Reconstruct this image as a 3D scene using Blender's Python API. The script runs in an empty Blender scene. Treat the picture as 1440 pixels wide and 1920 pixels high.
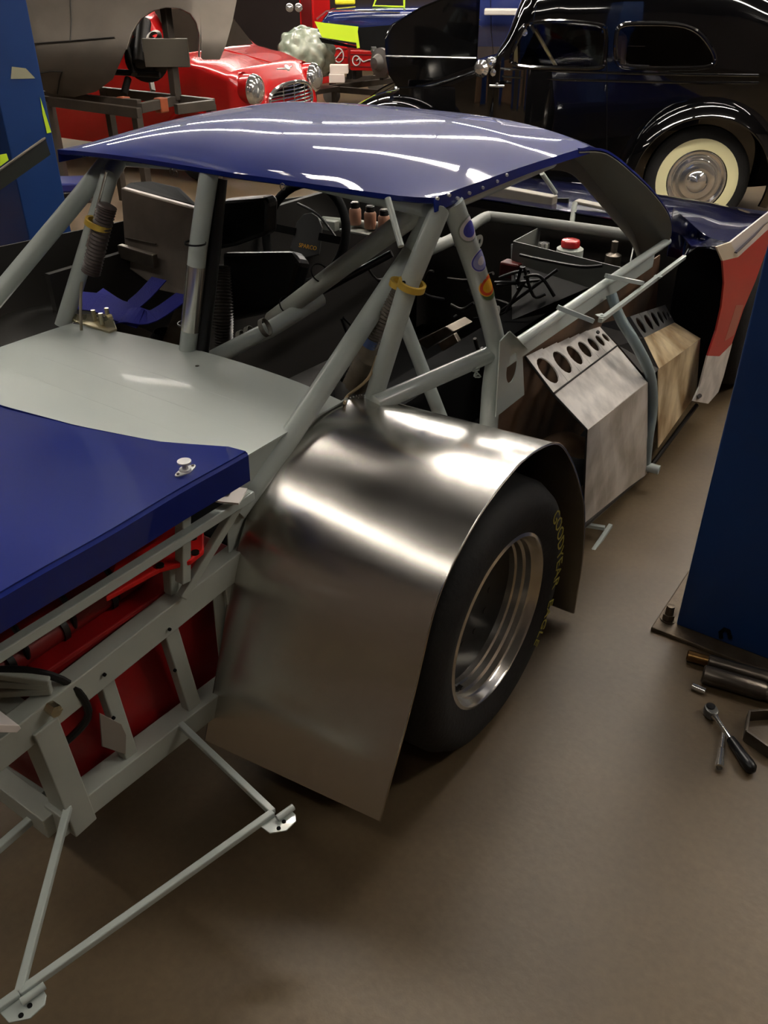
import bpy, bmesh, math, random
from mathutils import Vector, Matrix
random.seed(7)
PI = math.pi
SC = bpy.context.scene
COL = SC.collection

# ---------------------------------------------------------------- camera
F_PX = 1600.0
CAM_H = 1.6
TILT = math.atan(1030 / 1600.0)
YAW = math.radians(34.85)
cam_data = bpy.data.cameras.new('camera')
cam_data.sensor_fit = 'VERTICAL'
cam_data.sensor_height = 32.0
cam_data.sensor_width = 24.0
cam_data.lens = F_PX / 1920.0 * 32.0
cam_data.clip_start = 0.02
cam_data.clip_end = 100
cam = bpy.data.objects.new('camera', cam_data)
COL.objects.link(cam)
cam.location = (0, 0, CAM_H)
cam.rotation_euler = (PI / 2 - TILT, 0, YAW)
SC.camera = cam

# ---------------------------------------------------------------- world, exposure, lamps
SC.view_settings.view_transform = 'Standard'
SC.view_settings.look = 'None'
SC.view_settings.gamma = 1
SC.view_settings.use_curve_mapping = False
SC.view_settings.exposure = EXPOSURE = 0.85
world = bpy.data.worlds.new('world')
SC.world = world
world.use_nodes = True
bg = world.node_tree.nodes['Background']
bg.inputs[0].default_value = (0.015, 0.0145, 0.014, 1)
bg.inputs[1].default_value = 1.0
TUBE_POWER = 38.0
CEIL = 4.0
# fluorescent fittings on the ceiling: (x, y, length, angle)
FITTINGS = []
for x_ in (-5.3, -2.75, -.2):
    FITTINGS.append((x_, -.93, 2.4, 0.0, .4))
FITTINGS.append((2.6, 4.3, 2.4, PI / 2, 1.5))  # unseen fitting added to brighten the right side of the race car
_h = (-math.sin(YAW), math.cos(YAW)); _r = (math.cos(YAW), math.sin(YAW))
for s_, ts, pw_ in ((3.8, (-2.6,), .45), (3.8, (0.0, 2.6), 1.5), (6.4, (.4, 3.0), 1.0),
                    (9.2, (-5.0, -2.55, -.1, 2.35, 4.8), 1.5), (14.0, (-5.0, -2.4, .2, 2.8), 1.5)):
    for t_ in ts:
        FITTINGS.append((_h[0] * s_ + _r[0] * t_, _h[1] * s_ + _r[1] * t_, 2.4, YAW, pw_))

# ---------------------------------------------------------------- pixel helper (photo frame 1440x1920) -> real point on a plane
_fw = Vector((-math.sin(YAW) * math.cos(TILT), math.cos(YAW) * math.cos(TILT), -math.sin(TILT)))
_rt = Vector((math.cos(YAW), math.sin(YAW), 0))
_up = _rt.cross(_fw)
_C = Vector((0, 0, CAM_H))

def A(px, py, X=None, Y=None, Z=None, D=None):
    d = _fw * F_PX + _rt * (px - 720) - _up * (py - 960)
    if X is not None: t = (X - _C.x) / d.x
    elif Y is not None: t = (Y - _C.y) / d.y
    elif Z is not None: t = (Z - _C.z) / d.z
    else: t = D / F_PX
    return _C + d * t

# ---------------------------------------------------------------- materials
MATS = {}
def srgb(r, g, b):
    f = lambda c: (c / 255 / 12.92) if c / 255 <= 0.04045 else ((c / 255 + 0.055) / 1.055) ** 2.4
    return (f(r), f(g), f(b), 1)

def mat(name, rgb, rough=0.5, metal=0.0, coat=0.0, noise=0.0, nscale=8.0, rgb2=None, bump=0.0, bscale=60.0,
        rough2=None, emit=0.0, trans=0.0, stretch=None, ior=1.45, aniso=0.0, spec=None, detail=4.0):
    if name in MATS: return MATS[name]
    m = bpy.data.materials.new(name)
    m.use_nodes = True
    nt = m.node_tree
    b = nt.nodes['Principled BSDF']
    c1 = srgb(*rgb)
    b.inputs['Base Color'].default_value = c1
    b.inputs['Roughness'].default_value = rough
    b.inputs['Metallic'].default_value = metal
    b.inputs['Coat Weight'].default_value = coat
    b.inputs['Coat Roughness'].default_value = 0.03
    b.inputs['IOR'].default_value = ior
    b.inputs['Anisotropic'].default_value = aniso
    if spec is not None: b.inputs['Specular IOR Level'].default_value = spec
    if trans: b.inputs['Transmission Weight'].default_value = trans
    if emit:
        b.inputs['Emission Color'].default_value = c1
        b.inputs['Emission Strength'].default_value = emit
    if noise or rgb2 or bump or rough2 is not None:
        tc = nt.nodes.new('ShaderNodeTexCoord')
        mp = nt.nodes.new('ShaderNodeMapping')
        nt.links.new(tc.outputs['Object'], mp.inputs['Vector'])
        if stretch: mp.inputs['Scale'].default_value = stretch
        nz = nt.nodes.new('ShaderNodeTexNoise')
        nz.inputs['Scale'].default_value = nscale
        nz.inputs['Detail'].default_value = detail
        nt.links.new(mp.outputs['Vector'], nz.inputs['Vector'])
        if noise or rgb2:
            cr = nt.nodes.new('ShaderNodeValToRGB')
            c2 = srgb(*rgb2) if rgb2 else tuple(min(1, c * (1 - noise)) for c in c1[:3]) + (1,)
            cr.color_ramp.elements[0].position = 0.36
            cr.color_ramp.elements[1].position = 0.64
            cr.color_ramp.elements[0].color = c2
            cr.color_ramp.elements[1].color = c1
            nt.links.new(nz.outputs['Fac'], cr.inputs['Fac'])
            nt.links.new(cr.outputs['Color'], b.inputs['Base Color'])
        if rough2 is not None:
            mr = nt.nodes.new('ShaderNodeMapRange')
            mr.inputs['From Min'].default_value = 0.3
            mr.inputs['From Max'].default_value = 0.7
            mr.inputs['To Min'].default_value = rough
            mr.inputs['To Max'].default_value = rough2
            nt.links.new(nz.outputs['Fac'], mr.inputs['Value'])
            nt.links.new(mr.outputs['Result'], b.inputs['Roughness'])
        if bump:
            nb = nt.nodes.new('ShaderNodeTexNoise')
            nb.inputs['Scale'].default_value = bscale
            nb.inputs['Detail'].default_value = 5
            nt.links.new(mp.outputs['Vector'], nb.inputs['Vector'])
            bp = nt.nodes.new('ShaderNodeBump')
            bp.inputs['Strength'].default_value = bump
            bp.inputs['Distance'].default_value = 0.01
            nt.links.new(nb.outputs['Fac'], bp.inputs['Height'])
            nt.links.new(bp.outputs['Normal'], b.inputs['Normal'])
    MATS[name] = m
    return m

M_grey = mat('grey_enamel', (176, 184, 178), 0.28, coat=0.35, noise=0.06, nscale=3)
M_greymatte = mat('grey_enamel_dull', (168, 172, 162), 0.42, noise=0.08, nscale=5)
M_blue = mat('blue_gloss', (12, 30, 108), 0.5, coat=0.8, noise=.15, nscale=2, spec=.1)
M_bluedk = mat('dark_blue_gloss', (10, 14, 44), 0.2, coat=1.0)
M_white = mat('white_gloss', (222, 214, 208), 0.25, coat=0.6)
M_redp = mat('red_side_paint', (160, 22, 22), 0.45, coat=0.12)
M_red = mat('red_gloss', (176, 22, 22), 0.25, coat=0.7)
M_redmat = mat('red_cell', (150, 14, 18), 0.45, noise=0.25, nscale=6)
M_greydeck = mat('grey_enamel_deck', (182, 190, 184), 0.5, coat=0.02, noise=0.05, nscale=3)
M_traydk = mat('tray_grey', (104, 106, 100), .5)
M_alu = mat('brushed_aluminium', (206, 203, 197), 0.2, metal=1.0, aniso=0.4, rough2=0.27, nscale=2.0, stretch=(1, 3, 3), noise=0.05, detail=3)
M_aluworn = mat('worn_aluminium', (232, 226, 218), 0.4, metal=0.12, rough2=0.5, nscale=14, noise=0.35, bump=0.35, bscale=22)
M_aludirty = mat('dirty_aluminium', (222, 204, 166), 0.5, metal=0.15, noise=0.4, nscale=9, rgb2=(140, 112, 76), bump=0.25, bscale=25, stretch=(1, 1, .5))
M_alugrey = mat('dull_grey_metal', (104, 104, 102), 0.4, metal=0.6, noise=0.2, nscale=10)
M_chrome = mat('chrome', (225, 223, 219), 0.1, metal=.9)
M_zinc = mat('bright_zinc', (226, 224, 220), 0.3, metal=.45)
M_polish = mat('polished_rim', (212, 207, 198), 0.2, metal=.9)
M_steel = mat('raw_steel', (112, 104, 94), 0.35, metal=0.85, noise=0.3, nscale=20, bump=.1)
M_dksteel = mat('dark_steel', (46, 43, 40), 0.45, metal=0.6, noise=0.3, nscale=14)
M_black = mat('black_panel', (12, 12, 12), 0.85, spec=.15)
M_blackgl = mat('black_gloss', (6, 6, 7), 0.06, coat=1.0)
M_blackpl = mat('black_plastic', (18, 18, 19), 0.35)
M_rubber = mat('tyre_rubber', (24, 23, 22), 0.75, noise=0.2, nscale=30, bump=0.15, bscale=80)
M_hose = mat('hose_brown', (98, 88, 72), 0.55, noise=.3, nscale=25)
M_gold = mat('gold_anodised', (220, 182, 78), 0.35, metal=0.35)
M_brass = mat('zinc_passivated', (198, 188, 158), 0.22, metal=1.0, rough2=.4, nscale=20)
M_belt = mat('blue_webbing', (38, 42, 142), 0.7, bump=0.3, bscale=300)
M_fluid = mat('brown_fluid_plastic', (172, 128, 104), 0.4)
M_brown = mat('rusty_panel', (120, 92, 70), 0.5, metal=.3, noise=.5, nscale=6, rgb2=(74, 66, 58))
M_lift = mat('lift_blue', (20, 56, 112), 0.42, noise=0.18, nscale=2.5, bump=.06, bscale=9)
M_yellowtx = mat('yellow_print', (150, 140, 52), 0.6)
M_neon = mat('neon_tape', (200, 232, 40), 0.6)
M_orange = mat('orange_clamp', (150, 74, 42), 0.6)
M_dkgreen = mat('dark_primer', (44, 46, 40), 0.55)
M_stickerw = mat('sticker_white', (214, 206, 210), 0.4)
M_stickerb = mat('sticker_blue', (70, 72, 168), 0.4)
M_stickerl = mat('sticker_lilac', (150, 152, 200), 0.4)
M_stickero = mat('sticker_orange', (224, 76, 28), 0.4)
M_stickery = mat('sticker_yellow', (240, 178, 32), 0.4)
M_stickerg = mat('sticker_green', (80, 104, 60), 0.4)
M_stickers = mat('sticker_silver', (138, 146, 138), 0.4)
M_creamtyre = mat('whitewall', (232, 226, 178), 0.5)
M_glassdk = mat('opaque_dark_glass', (40, 34, 28), 0.04, coat=1.0)  # opaque brown pane, the darkness of the cabin put into its colour
M_glassclr = mat('clear_glass', (235, 235, 235), 0.03, trans=1.0)

# ---------------------------------------------------------------- object helpers
WL = {}          # world location of every object made here

def link(o, parent, loc):
    COL.objects.link(o)
    WL[o.name] = Vector(loc)
    if parent is not None:
        o.parent = parent
        o.location = Vector(loc) - WL[parent.name]
    else:
        o.location = loc

def thing(name, label, cat, loc, group=None):
    o = bpy.data.objects.new(name, None)
    o.empty_display_size = 0.1
    link(o, None, loc)
    o['label'] = label
    o['category'] = cat
    if group: o['group'] = group
    return o

def tag(o, label=None, cat=None, group=None, kind=None):
    if label: o['label'] = label
    if cat: o['category'] = cat
    if group: o['group'] = group
    if kind: o['kind'] = kind
    return o

def mesh(name, verts, faces, m, parent=None, smooth=False, label=None, bevel=0.0, solid=0.0, sub=0, auto=None, offset=-1.0):
    vs = [Vector(v) for v in verts]
    lo = Vector((min(v.x for v in vs), min(v.y for v in vs), min(v.z for v in vs)))
    hi = Vector((max(v.x for v in vs), max(v.y for v in vs), max(v.z for v in vs)))
    c = (lo + hi) / 2
    me = bpy.data.meshes.new(name)
    me.from_pydata([tuple(v - c) for v in vs], [], faces)
    me.materials.append(m)
    me.validate()
    bm = bmesh.new(); bm.from_mesh(me)
    bmesh.ops.recalc_face_normals(bm, faces=bm.faces)
    bm.to_mesh(me); bm.free()
    if smooth:
        for p in me.polygons: p.use_smooth = True
        me.set_sharp_from_angle(angle=math.radians(38))
    o = bpy.data.objects.new(name, me)
    link(o, parent, c)
    if label: o['label'] = label
    if solid:
        md = o.modifiers.new('solid', 'SOLIDIFY'); md.thickness = solid; md.offset = offset
        if smooth:
            md = o.modifiers.new('split', 'EDGE_SPLIT'); md.split_angle = math.radians(40); md.use_edge_sharp = False
    if bevel:
        md = o.modifiers.new('bevel', 'BEVEL'); md.width = bevel; md.segments = 2; md.limit_method = 'ANGLE'; md.angle_limit = math.radians(35)
    if sub:
        md = o.modifiers.new('sub', 'SUBSURF'); md.levels = sub; md.render_levels = sub
    return o

class MB:
    """collects shapes for ONE mesh"""
    def __init__(self): self.v = []; self.f = []
    def add(self, vs, fs):
        n = len(self.v); self.v += [tuple(v) for v in vs]; self.f += [tuple(i + n for i in f) for f in fs]; return self
    def box(self, c, s, R=None):
        c = Vector(c); hx, hy, hz = s[0] / 2, s[1] / 2, s[2] / 2
        vs = [Vector((sx * hx, sy * hy, sz * hz)) for sx in (-1, 1) for sy in (-1, 1) for sz in (-1, 1)]
        if R is not None: vs = [R @ v for v in vs]
        return self.add([v + c for v in vs], [(0, 1, 3, 2), (4, 6, 7, 5), (0, 4, 5, 1), (2, 3, 7, 6), (0, 2, 6, 4), (1, 5, 7, 3)])
    def tube(self, pts, r, n=12, closed=False, cap=True, flat=None):
        pts = [Vector(p) for p in pts]; N = len(pts)
        rr = r if isinstance(r, (list, tuple)) else [r] * N
        tans = []
        for i in range(N):
            if closed: t = pts[(i + 1) % N] - pts[i - 1]
            elif i == 0: t = pts[1] - pts[0]
            elif i == N - 1: t = pts[-1] - pts[-2]
            else: t = (pts[i + 1] - pts[i]).normalized() + (pts[i] - pts[i - 1]).normalized()
            tans.append(t.normalized() if t.length > 1e-9 else Vector((0, 0, 1)))
        u = tans[0].orthogonal().normalized()
        vs = []
        for i in range(N):
            u = (u - tans[i] * u.dot(tans[i])).normalized()
            w = tans[i].cross(u)
            for k in range(n):
                a = 2 * PI * k / n
                vs.append(pts[i] + (u * math.cos(a) + w * math.sin(a)) * rr[i])
        fs = []
        for i in range(N if closed else N - 1):
            j = (i + 1) % N
            for k in range(n):
                k2 = (k + 1) % n
                fs.append((i * n + k, i * n + k2, j * n + k2, j * n + k))
        if cap and not closed:
            fs.append(tuple(range(n - 1, -1, -1))); fs.append(tuple((N - 1) * n + k for k in range(n)))
        return self.add(vs, fs)
    def bar(self, p0, p1, w, h, up=(0, 0, 1)):
        p0 = Vector(p0); p1 = Vector(p1); d = (p1 - p0); L = d.length; d.normalize()
        s = d.cross(Vector(up)); s = s.normalized() if s.length > 1e-6 else d.orthogonal().normalized()
        u = s.cross(d)
        vs = [p + s * a * w / 2 + u * b * h / 2 for p in (p0, p1) for a, b in ((-1, -1), (1, -1), (1, 1), (-1, 1))]
        return self.add(vs, [(0, 1, 2, 3), (7, 6, 5, 4), (0, 4, 5, 1), (1, 5, 6, 2), (2, 6, 7, 3), (3, 7, 4, 0)])
    def lathe(self, c, axis, prof, n=32, a0=0.0, a1=2 * PI, ref=None):
        """prof: list of (along axis, radius)"""
        c = Vector(c); ax = Vector(axis).normalized()
        u = (Vector(ref) - ax * Vector(ref).dot(ax)).normalized() if ref is not None else ax.orthogonal().normalized()
        w = ax.cross(u); full = abs(a1 - a0 - 2 * PI) < 1e-6
        vs = []; m = n if full else n + 1
        for (h, r) in prof:
            for k in range(m):
                a = a0 + (a1 - a0) * k / n
                vs.append(c + ax * h + (u * math.cos(a) + w * math.sin(a)) * r)
        fs = []
        for i in range(len(prof) - 1):
            for k in range(n):
                k2 = (k + 1) % m
                fs.append((i * m + k, i * m + k2, (i + 1) * m + k2, (i + 1) * m + k))
        return self.add(vs, fs)
    def disc(self, c, axis, r, h, n=24):
        return self.lathe(c, axis, [(-h / 2, 1e-5), (-h / 2, r), (h / 2, r), (h / 2, 1e-5)], n)
    def prism(self, poly, d):
        """poly: planar points, extruded by the vector d"""
        n = len(poly); d = Vector(d); p = [Vector(q) for q in poly]
        vs = p + [q + d for q in p]
        fs = [tuple(range(n)), tuple(range(2 * n - 1, n - 1, -1))] + [(i, (i + 1) % n, (i + 1) % n + n, i + n) for i in range(n)]
        return self.add(vs, fs)
    def grid(self, rows):
        n = len(rows[0]); vs = [v for r in rows for v in r]
        fs = [(i * n + k, i * n + k + 1, (i + 1) * n + k + 1, (i + 1) * n + k) for i in range(len(rows) - 1) for k in range(n - 1)]
        return self.add(vs, fs)
    def build(self, name, m, parent=None, **k):
        return mesh(name, self.v, self.f, m, parent, **k)

def smoothpath(pts, n=6):
    """Catmull-Rom through pts"""
    P_ = [Vector(p) for p in pts]; out = []
    for i in range(len(P_) - 1):
        p0 = P_[max(i - 1, 0)]; p1 = P_[i]; p2 = P_[i + 1]; p3 = P_[min(i + 2, len(P_) - 1)]
        for k in range(n):
            t = k / n
            out.append(0.5 * ((2 * p1) + (p2 - p0) * t + (2 * p0 - 5 * p1 + 4 * p2 - p3) * t * t + (3 * p1 - p0 - 3 * p2 + p3) * t ** 3))
    out.append(P_[-1]); return out

def tubeo(name, pts, r, m, parent, n=14, smooth=True, **k):
    return MB().tube(pts, r, n).build(name, m, parent, smooth=smooth, **k)

def text_mesh(name, body, size, m, parent, mat4, extrude=0.0006, label=None, width=None):
    cu = bpy.data.curves.new(name, 'FONT'); cu.body = body; cu.size = size; cu.extrude = extrude
    cu.align_x = 'CENTER'; cu.align_y = 'CENTER'; cu.resolution_u = 2
    tmp = bpy.data.objects.new('tmp', cu); COL.objects.link(tmp)
    dg = bpy.context.evaluated_depsgraph_get(); dg.update()
    me0 = tmp.evaluated_get(dg).to_mesh()
    vs = [v.co.copy() for v in me0.vertices]; fs = [tuple(p.vertices) for p in me0.polygons]
    tmp.evaluated_get(dg).to_mesh_clear(); bpy.data.objects.remove(tmp); bpy.data.curves.remove(cu)
    if width:
        w = max(v.x for v in vs) - min(v.x for v in vs)
        vs = [Vector((v.x * width / w, v.y, v.z)) for v in vs]
    vs = [mat4(v) if callable(mat4) else mat4 @ v for v in vs]
    return mesh(name, vs, fs, m, parent, label=label)

def corrugated(a, b, r, n, amp, mid=None, k=12):
    """ribbed hose between a and b; returns MB"""
    pts = smoothpath([a] + ([mid] if mid is not None else []) + [b], max(2, n // (2 if mid is not None else 1)) * 2)
    rr = [r + (amp if i % 2 else -amp) for i in range(len(pts))]
    return MB().tube(pts, rr, k)
# ================================================================ the setting
def concrete():
    m = bpy.data.materials.new('concrete_floor'); m.use_nodes = True
    nt = m.node_tree; b = nt.nodes['Principled BSDF']
    tc = nt.nodes.new('ShaderNodeTexCoord')
    n1 = nt.nodes.new('ShaderNodeTexNoise'); n1.inputs['Scale'].default_value = 1.7; n1.inputs['Detail'].default_value = 7
    n2 = nt.nodes.new('ShaderNodeTexNoise'); n2.inputs['Scale'].default_value = 60; n2.inputs['Detail'].default_value = 3
    nt.links.new(tc.outputs['Object'], n1.inputs['Vector']); nt.links.new(tc.outputs['Object'], n2.inputs['Vector'])
    cr = nt.nodes.new('ShaderNodeValToRGB')
    cr.color_ramp.elements[0].position = .3; cr.color_ramp.elements[0].color = srgb(78, 64, 45)
    cr.color_ramp.elements[1].position = .7; cr.color_ramp.elements[1].color = srgb(102, 85, 61)
    nt.links.new(n1.outputs['Fac'], cr.inputs['Fac'])
    mx = nt.nodes.new('ShaderNodeMix'); mx.data_type = 'RGBA'; mx.blend_type = 'OVERLAY'; mx.inputs[0].default_value = .2
    nt.links.new(cr.outputs['Color'], mx.inputs[6]); nt.links.new(n2.outputs['Fac'], mx.inputs[7])
    nt.links.new(mx.outputs[2], b.inputs['Base Color'])
    b.inputs['Roughness'].default_value = .45
    bp = nt.nodes.new('ShaderNodeBump'); bp.inputs['Strength'].default_value = .12; bp.inputs['Distance'].default_value = .004
    nt.links.new(n2.outputs['Fac'], bp.inputs['Height']); nt.links.new(bp.outputs['Normal'], b.inputs['Normal'])
    return m
X0, X1, Y0, Y1 = -17.0, 4.0, -4.5, 15.6
def struct(name, c, s, m):
    return tag(MB().box(c, s).build(name, m), kind='structure')
struct('floor', ((X0 + X1) / 2, (Y0 + Y1) / 2, -.05), (X1 - X0 + .4, Y1 - Y0 + .4, .1), concrete())
struct('ceiling', ((X0 + X1) / 2, (Y0 + Y1) / 2, CEIL + .1), (X1 - X0 + .4, Y1 - Y0 + .4, .1), mat('ceiling_board', (66, 60, 55), .8))
M_wallA = mat('wall_paint', (96, 84, 74), .75, noise=.12, nscale=2)
M_walldk = mat('dark_wall', (46, 36, 33), .7, noise=.15, nscale=2)
struct('wall_back', ((X0 + X1) / 2, Y1 + .05, CEIL / 2), (X1 - X0, .1, CEIL + .1), M_walldk)
struct('wall_front', ((X0 + X1) / 2, Y0 - .05, CEIL / 2), (X1 - X0, .1, CEIL + .1), M_wallA)
struct('wall_left', (X0 - .05, (Y0 + Y1) / 2, CEIL / 2), (.1, Y1 - Y0, CEIL + .1), M_wallA)
struct('wall_right', (X1 + .05, (Y0 + Y1) / 2, CEIL / 2), (.1, Y1 - Y0, CEIL + .1), M_wallA)

# ceiling fittings (outside the frame, they light the place and reflect in the paint)
M_tube = mat('fluorescent_tube', (255, 238, 222), .5)
_b = M_tube.node_tree.nodes['Principled BSDF']; _b.inputs['Emission Color'].default_value = (1.0, .96, .9, 1); _b.inputs['Emission Strength'].default_value = TUBE_POWER
M_tube3 = mat('fluorescent_tube_bright', (255, 238, 222), .5)  # same kind of tube with its strength raised
_b = M_tube3.node_tree.nodes['Principled BSDF']; _b.inputs['Emission Color'].default_value = (1.0, .95, .88, 1); _b.inputs['Emission Strength'].default_value = TUBE_POWER * 1.5
M_tube2 = mat('fluorescent_tube_dim', (255, 238, 222), .5)  # same kind of tube with its strength lowered
_b = M_tube2.node_tree.nodes['Principled BSDF']; _b.inputs['Emission Color'].default_value = (1.0, .96, .9, 1); _b.inputs['Emission Strength'].default_value = TUBE_POWER * .33
M_fit = mat('fitting_white', (210, 205, 196), .5)
for (x, y, L, a, p) in FITTINGS:
    t = thing('ceiling_light', 'twin-tube fluorescent ceiling fitting %s' % ('added to brighten the right side of the race car' if a == PI / 2 else 'behind the tail of the race car' if a == 0 else 'in the rows beyond the race car'), 'ceiling light', (x, y, CEIL), 'fluorescent fittings on the ceiling')
    dx, dy = math.cos(a), math.sin(a)
    MB().bar((x - dx * L / 2, y - dy * L / 2, CEIL + .01), (x + dx * L / 2, y + dy * L / 2, CEIL + .01), .2, .08).build('housing', M_fit, t)
    for s in (-.06, .06):
        tubeo('tube', [(x - dx * L / 2 - dy * s, y - dy * L / 2 + dx * s, CEIL - .06), (x + dx * L / 2 - dy * s, y + dy * L / 2 + dx * s, CEIL - .06)], .018, M_tube3 if p > 1.2 else M_tube if p > .6 else M_tube2, t, n=8)

# ================================================================ race car
car = thing('race_car', 'stripped stock car with dark blue roof, grey roll cage and bare aluminium wheel arch', 'race car', (-1.48, 2.3, 0))
XC = -1.48
# --- underbody
MB().box((XC, 2.4, .13), (1.24, 1.9, .02)).build('floor_pan', M_black, car)
MB().box((XC, 3.3, .45), (1.1, .02, .62)).build('firewall', mat('firewall_metal', (58, 55, 51), .5, metal=.5, noise=.2), car)
MB().prism([(-1.56, 1.5, .15), (-1.38, 1.5, .15), (-1.4, 1.5, .38), (-1.54, 1.5, .38)], (0, 1.78, 0)).build('transmission_tunnel', M_black, car)
MB().box((-2.12, 2.35, .5), (.02, 1.9, .74)).build('door_inner_panel', mat('dark_inner', (34, 31, 27), .7), car)
# engine, dark, seen through the cage
eng = MB().box((XC, 3.9, .32), (.5, .9, .4)).build('engine_block', M_dksteel, car, bevel=.02)
for s in (-1, 1):
    MB().box((XC + s * .22, 3.9, .52), (.2, .7, .12), Matrix.Rotation(s * .5, 3, 'Y')).build('rocker_cover', M_dksteel, car, bevel=.03)
MB().lathe((XC, 3.9, .58), (0, 0, 1), [(0, 1e-4), (0, .17), (.05, .17), (.05, 1e-4)]).build('air_cleaner', M_steel, car, smooth=True)

# --- roof
def roof_pt(u, v):
    hw = .535 + .006 * math.sin(PI * v)
    X = XC + u * hw
    yr = 1.436
    for a_, b_ in (((-1.40, 1.436), (-1.18, 1.458)), ((-1.18, 1.458), (-1.06, 1.480)), ((-1.06, 1.480), (-.99, 1.500)), ((-.99, 1.500), (-.945, 1.535))):
        if X > a_[0]: yr = a_[1] + (b_[1] - a_[1]) * min(1, (X - a_[0]) / (b_[0] - a_[0]))
    Y = yr + v * (2.315 - yr)
    if v < .12: Y += .0
    edge = 1.199 + .006 * math.sin(PI * v) - .010 * v
    rise = .070 * (1 - math.exp(-v / .13)) * (1 - .45 * max(0, v - .65) / .35) + .012
    c = 1 - abs(u) ** 3.2
    z = edge + rise * c
    return Vector((X, Y, z))
NU, NV = 36, 28
rows = [[roof_pt(-1 + 2 * i / NU, (j / NV) ** 1.25) for i in range(NU + 1)] for j in range(NV + 1)]
g = MB().grid(rows); g.build('roof_skin', M_blue, car, smooth=True, solid=.004, offset=-1)
# dusty band left on the top of the roof
def rimrow(pts, d): return [p + Vector(d) for p in pts]
rear = rows[0]
MB().grid([rear, rimrow(rear, (0, .001, -.010)), rimrow(rear, (0, .006, -.013))]).build('rear_lip', M_blue, car, smooth=True, solid=.003)
rightedge = [r[-1] for r in rows]; leftedge = [r[0] for r in rows]
lipd = [Vector((.004, 0, -.028 + .010 * min(1, k / (len(rightedge) * .6)))) for k in range(len(rightedge))]
MB().grid([rightedge, [p + d_ for p, d_ in zip(rightedge, lipd)]]).build('side_lip', M_blue, car, smooth=True, solid=.003)
MB().grid([leftedge, rimrow(leftedge, (-.004, 0, -.03))]).build('side_lip', M_blue, car, smooth=True, solid=.003)
# rivets along the deep lip at the right rear corner
for q in ((820, 372), (842, 366), (880, 362), (905, 352), (950, 328), (932, 340), (858, 372)):
    MB().disc(A(q[0], q[1], X=-.937), (1, -.3, 0), .0035, .006, 10).build('rivet', M_zinc, car, smooth=True)
# wire ties below the rear lip
for q in ((158, 292), (322, 322), (330, 326), (530, 350)):
    p = A(q[0], q[1], Y=1.44)
    MB().tube([p + Vector((.007 * math.cos(a), 0, .007 * math.sin(a))) for a in [i * PI / 4 for i in range(8)]], .0012, 5, closed=True).build('wire_loop', M_steel, car)
# screen pillars: grey inside, blue outside
def pillar(sx):
    out = [(.54, 2.24, 1.195), (.545, 2.42, 1.165), (.56, 2.62, 1.08), (.575, 2.82, .98), (.58, 2.98, .885), (.565, 3.08, .80), (.535, 3.10, .74)]
    inn = [(.44, 2.28, 1.18), (.445, 2.42, 1.145), (.45, 2.58, 1.06), (.455, 2.76, .955), (.465, 2.93, .85), (.47, 3.01, .78), (.475, 3.05, .73)]
    o = smoothpath([(XC + sx * a, b, c) for a, b, c in out], 5); i_ = smoothpath([(XC + sx * a, b, c) for a, b, c in inn], 5)
    nm = 'screen_pillar'
    pl = MB().grid([o, i_]).build(nm, M_blue, car, smooth=True, solid=.006)
    o2 = [p + Vector((0, 0, -.009)) for p in o]; i2 = [p + Vector((0, -.0, -.009)) for p in i_]
    i3 = [p + Vector((sx * .012, -.02, -.05)) for p in i_]
    MB().grid([o2, i2, i3]).build('pillar_lining', mat('dull_primer_grey', (104, 102, 92), .5), pl, smooth=True, solid=.003)
pillar(1); pillar(-1)
# header under the front edge of the roof
fr = rows[-1]
MB().grid([fr, [p + Vector((0, .05, -.012)) for p in fr]]).build('screen_header', M_blue, car, smooth=True, solid=.004)

# --- left sail panel and left rear bodywork
MB().prism([A(85, 259, X=-2.03), A(0, 319, X=-2.03), A(-60, 361, X=-2.03), A(-60, 402, X=-2.03), A(0, 357, X=-2.03), A(95, 290, X=-2.03)], (-.01, 0, 0)).build('sail_panel', M_dkgreen, car)
tubeo('sail_rim', [A(85, 259, X=-2.03), A(-60, 361, X=-2.03)], .003, M_steel, car, n=6)
MB().prism([(-2.2, .55, .5), (-2.2, 3.1, .5), (-2.2, 3.1, .80), (-2.2, 1.75, .93), (-2.2, 1.3, .95), (-2.2, .55, .93)], (-.006, 0, 0)).build('quarter_panel', mat('dark_inner', (34, 31, 27), .7), car)

# --- rear deck
def deck(X, Y): return .782 - .012 * max(0, (X - XC) / .42) ** 4 + .004 * math.sin(7 * Y)
dr = []
for j in range(13):
    row = []
    for i in range(15):
        X = -1.945 + i / 14 * (.875)
        yf = 1.375 + .02 * math.sin(PI * i / 14) - .05 * (1 - i / 14) ** 3
        Y = .5 + (yf - .5) * j / 12
        row.append(Vector((X, Y, deck(X, Y))))
    dr.append(row)
dk = MB().grid(dr).build('rear_deck', M_greydeck, car, smooth=True, solid=.004)
# pressed ribs of the deck
for q in (1.22, 1.13, 1.04):
    MB().tube([Vector((-1.9 + t * .07, q, deck(-1.9 + t * .07, q) + .0008)) for t in range(12)], .0034, 8).build('rib', M_greydeck, dk, smooth=True)
for q in ((370, 688), (85, 645)):
    MB().disc(A(*q, Z=.784), (0, 0, 1), .009, .004, 16).build('rubber_plug', M_blackpl, dk)
    MB().disc(A(*q, Z=.7845), (0, 0, 1), .005, .006, 12).build('plug_head', M_steel, dk)
MB().grid([[Vector((-1.075, 1.0 + .08 * k, .772)) for k in range(6)], [Vector((-1.078, 1.0 + .08 * k, .70)) for k in range(6)], [Vector((-1.092, 1.0 + .08 * k, .53)) for k in range(6)]]).build('inner_quarter', M_grey, car, smooth=False, solid=.003)

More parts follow.
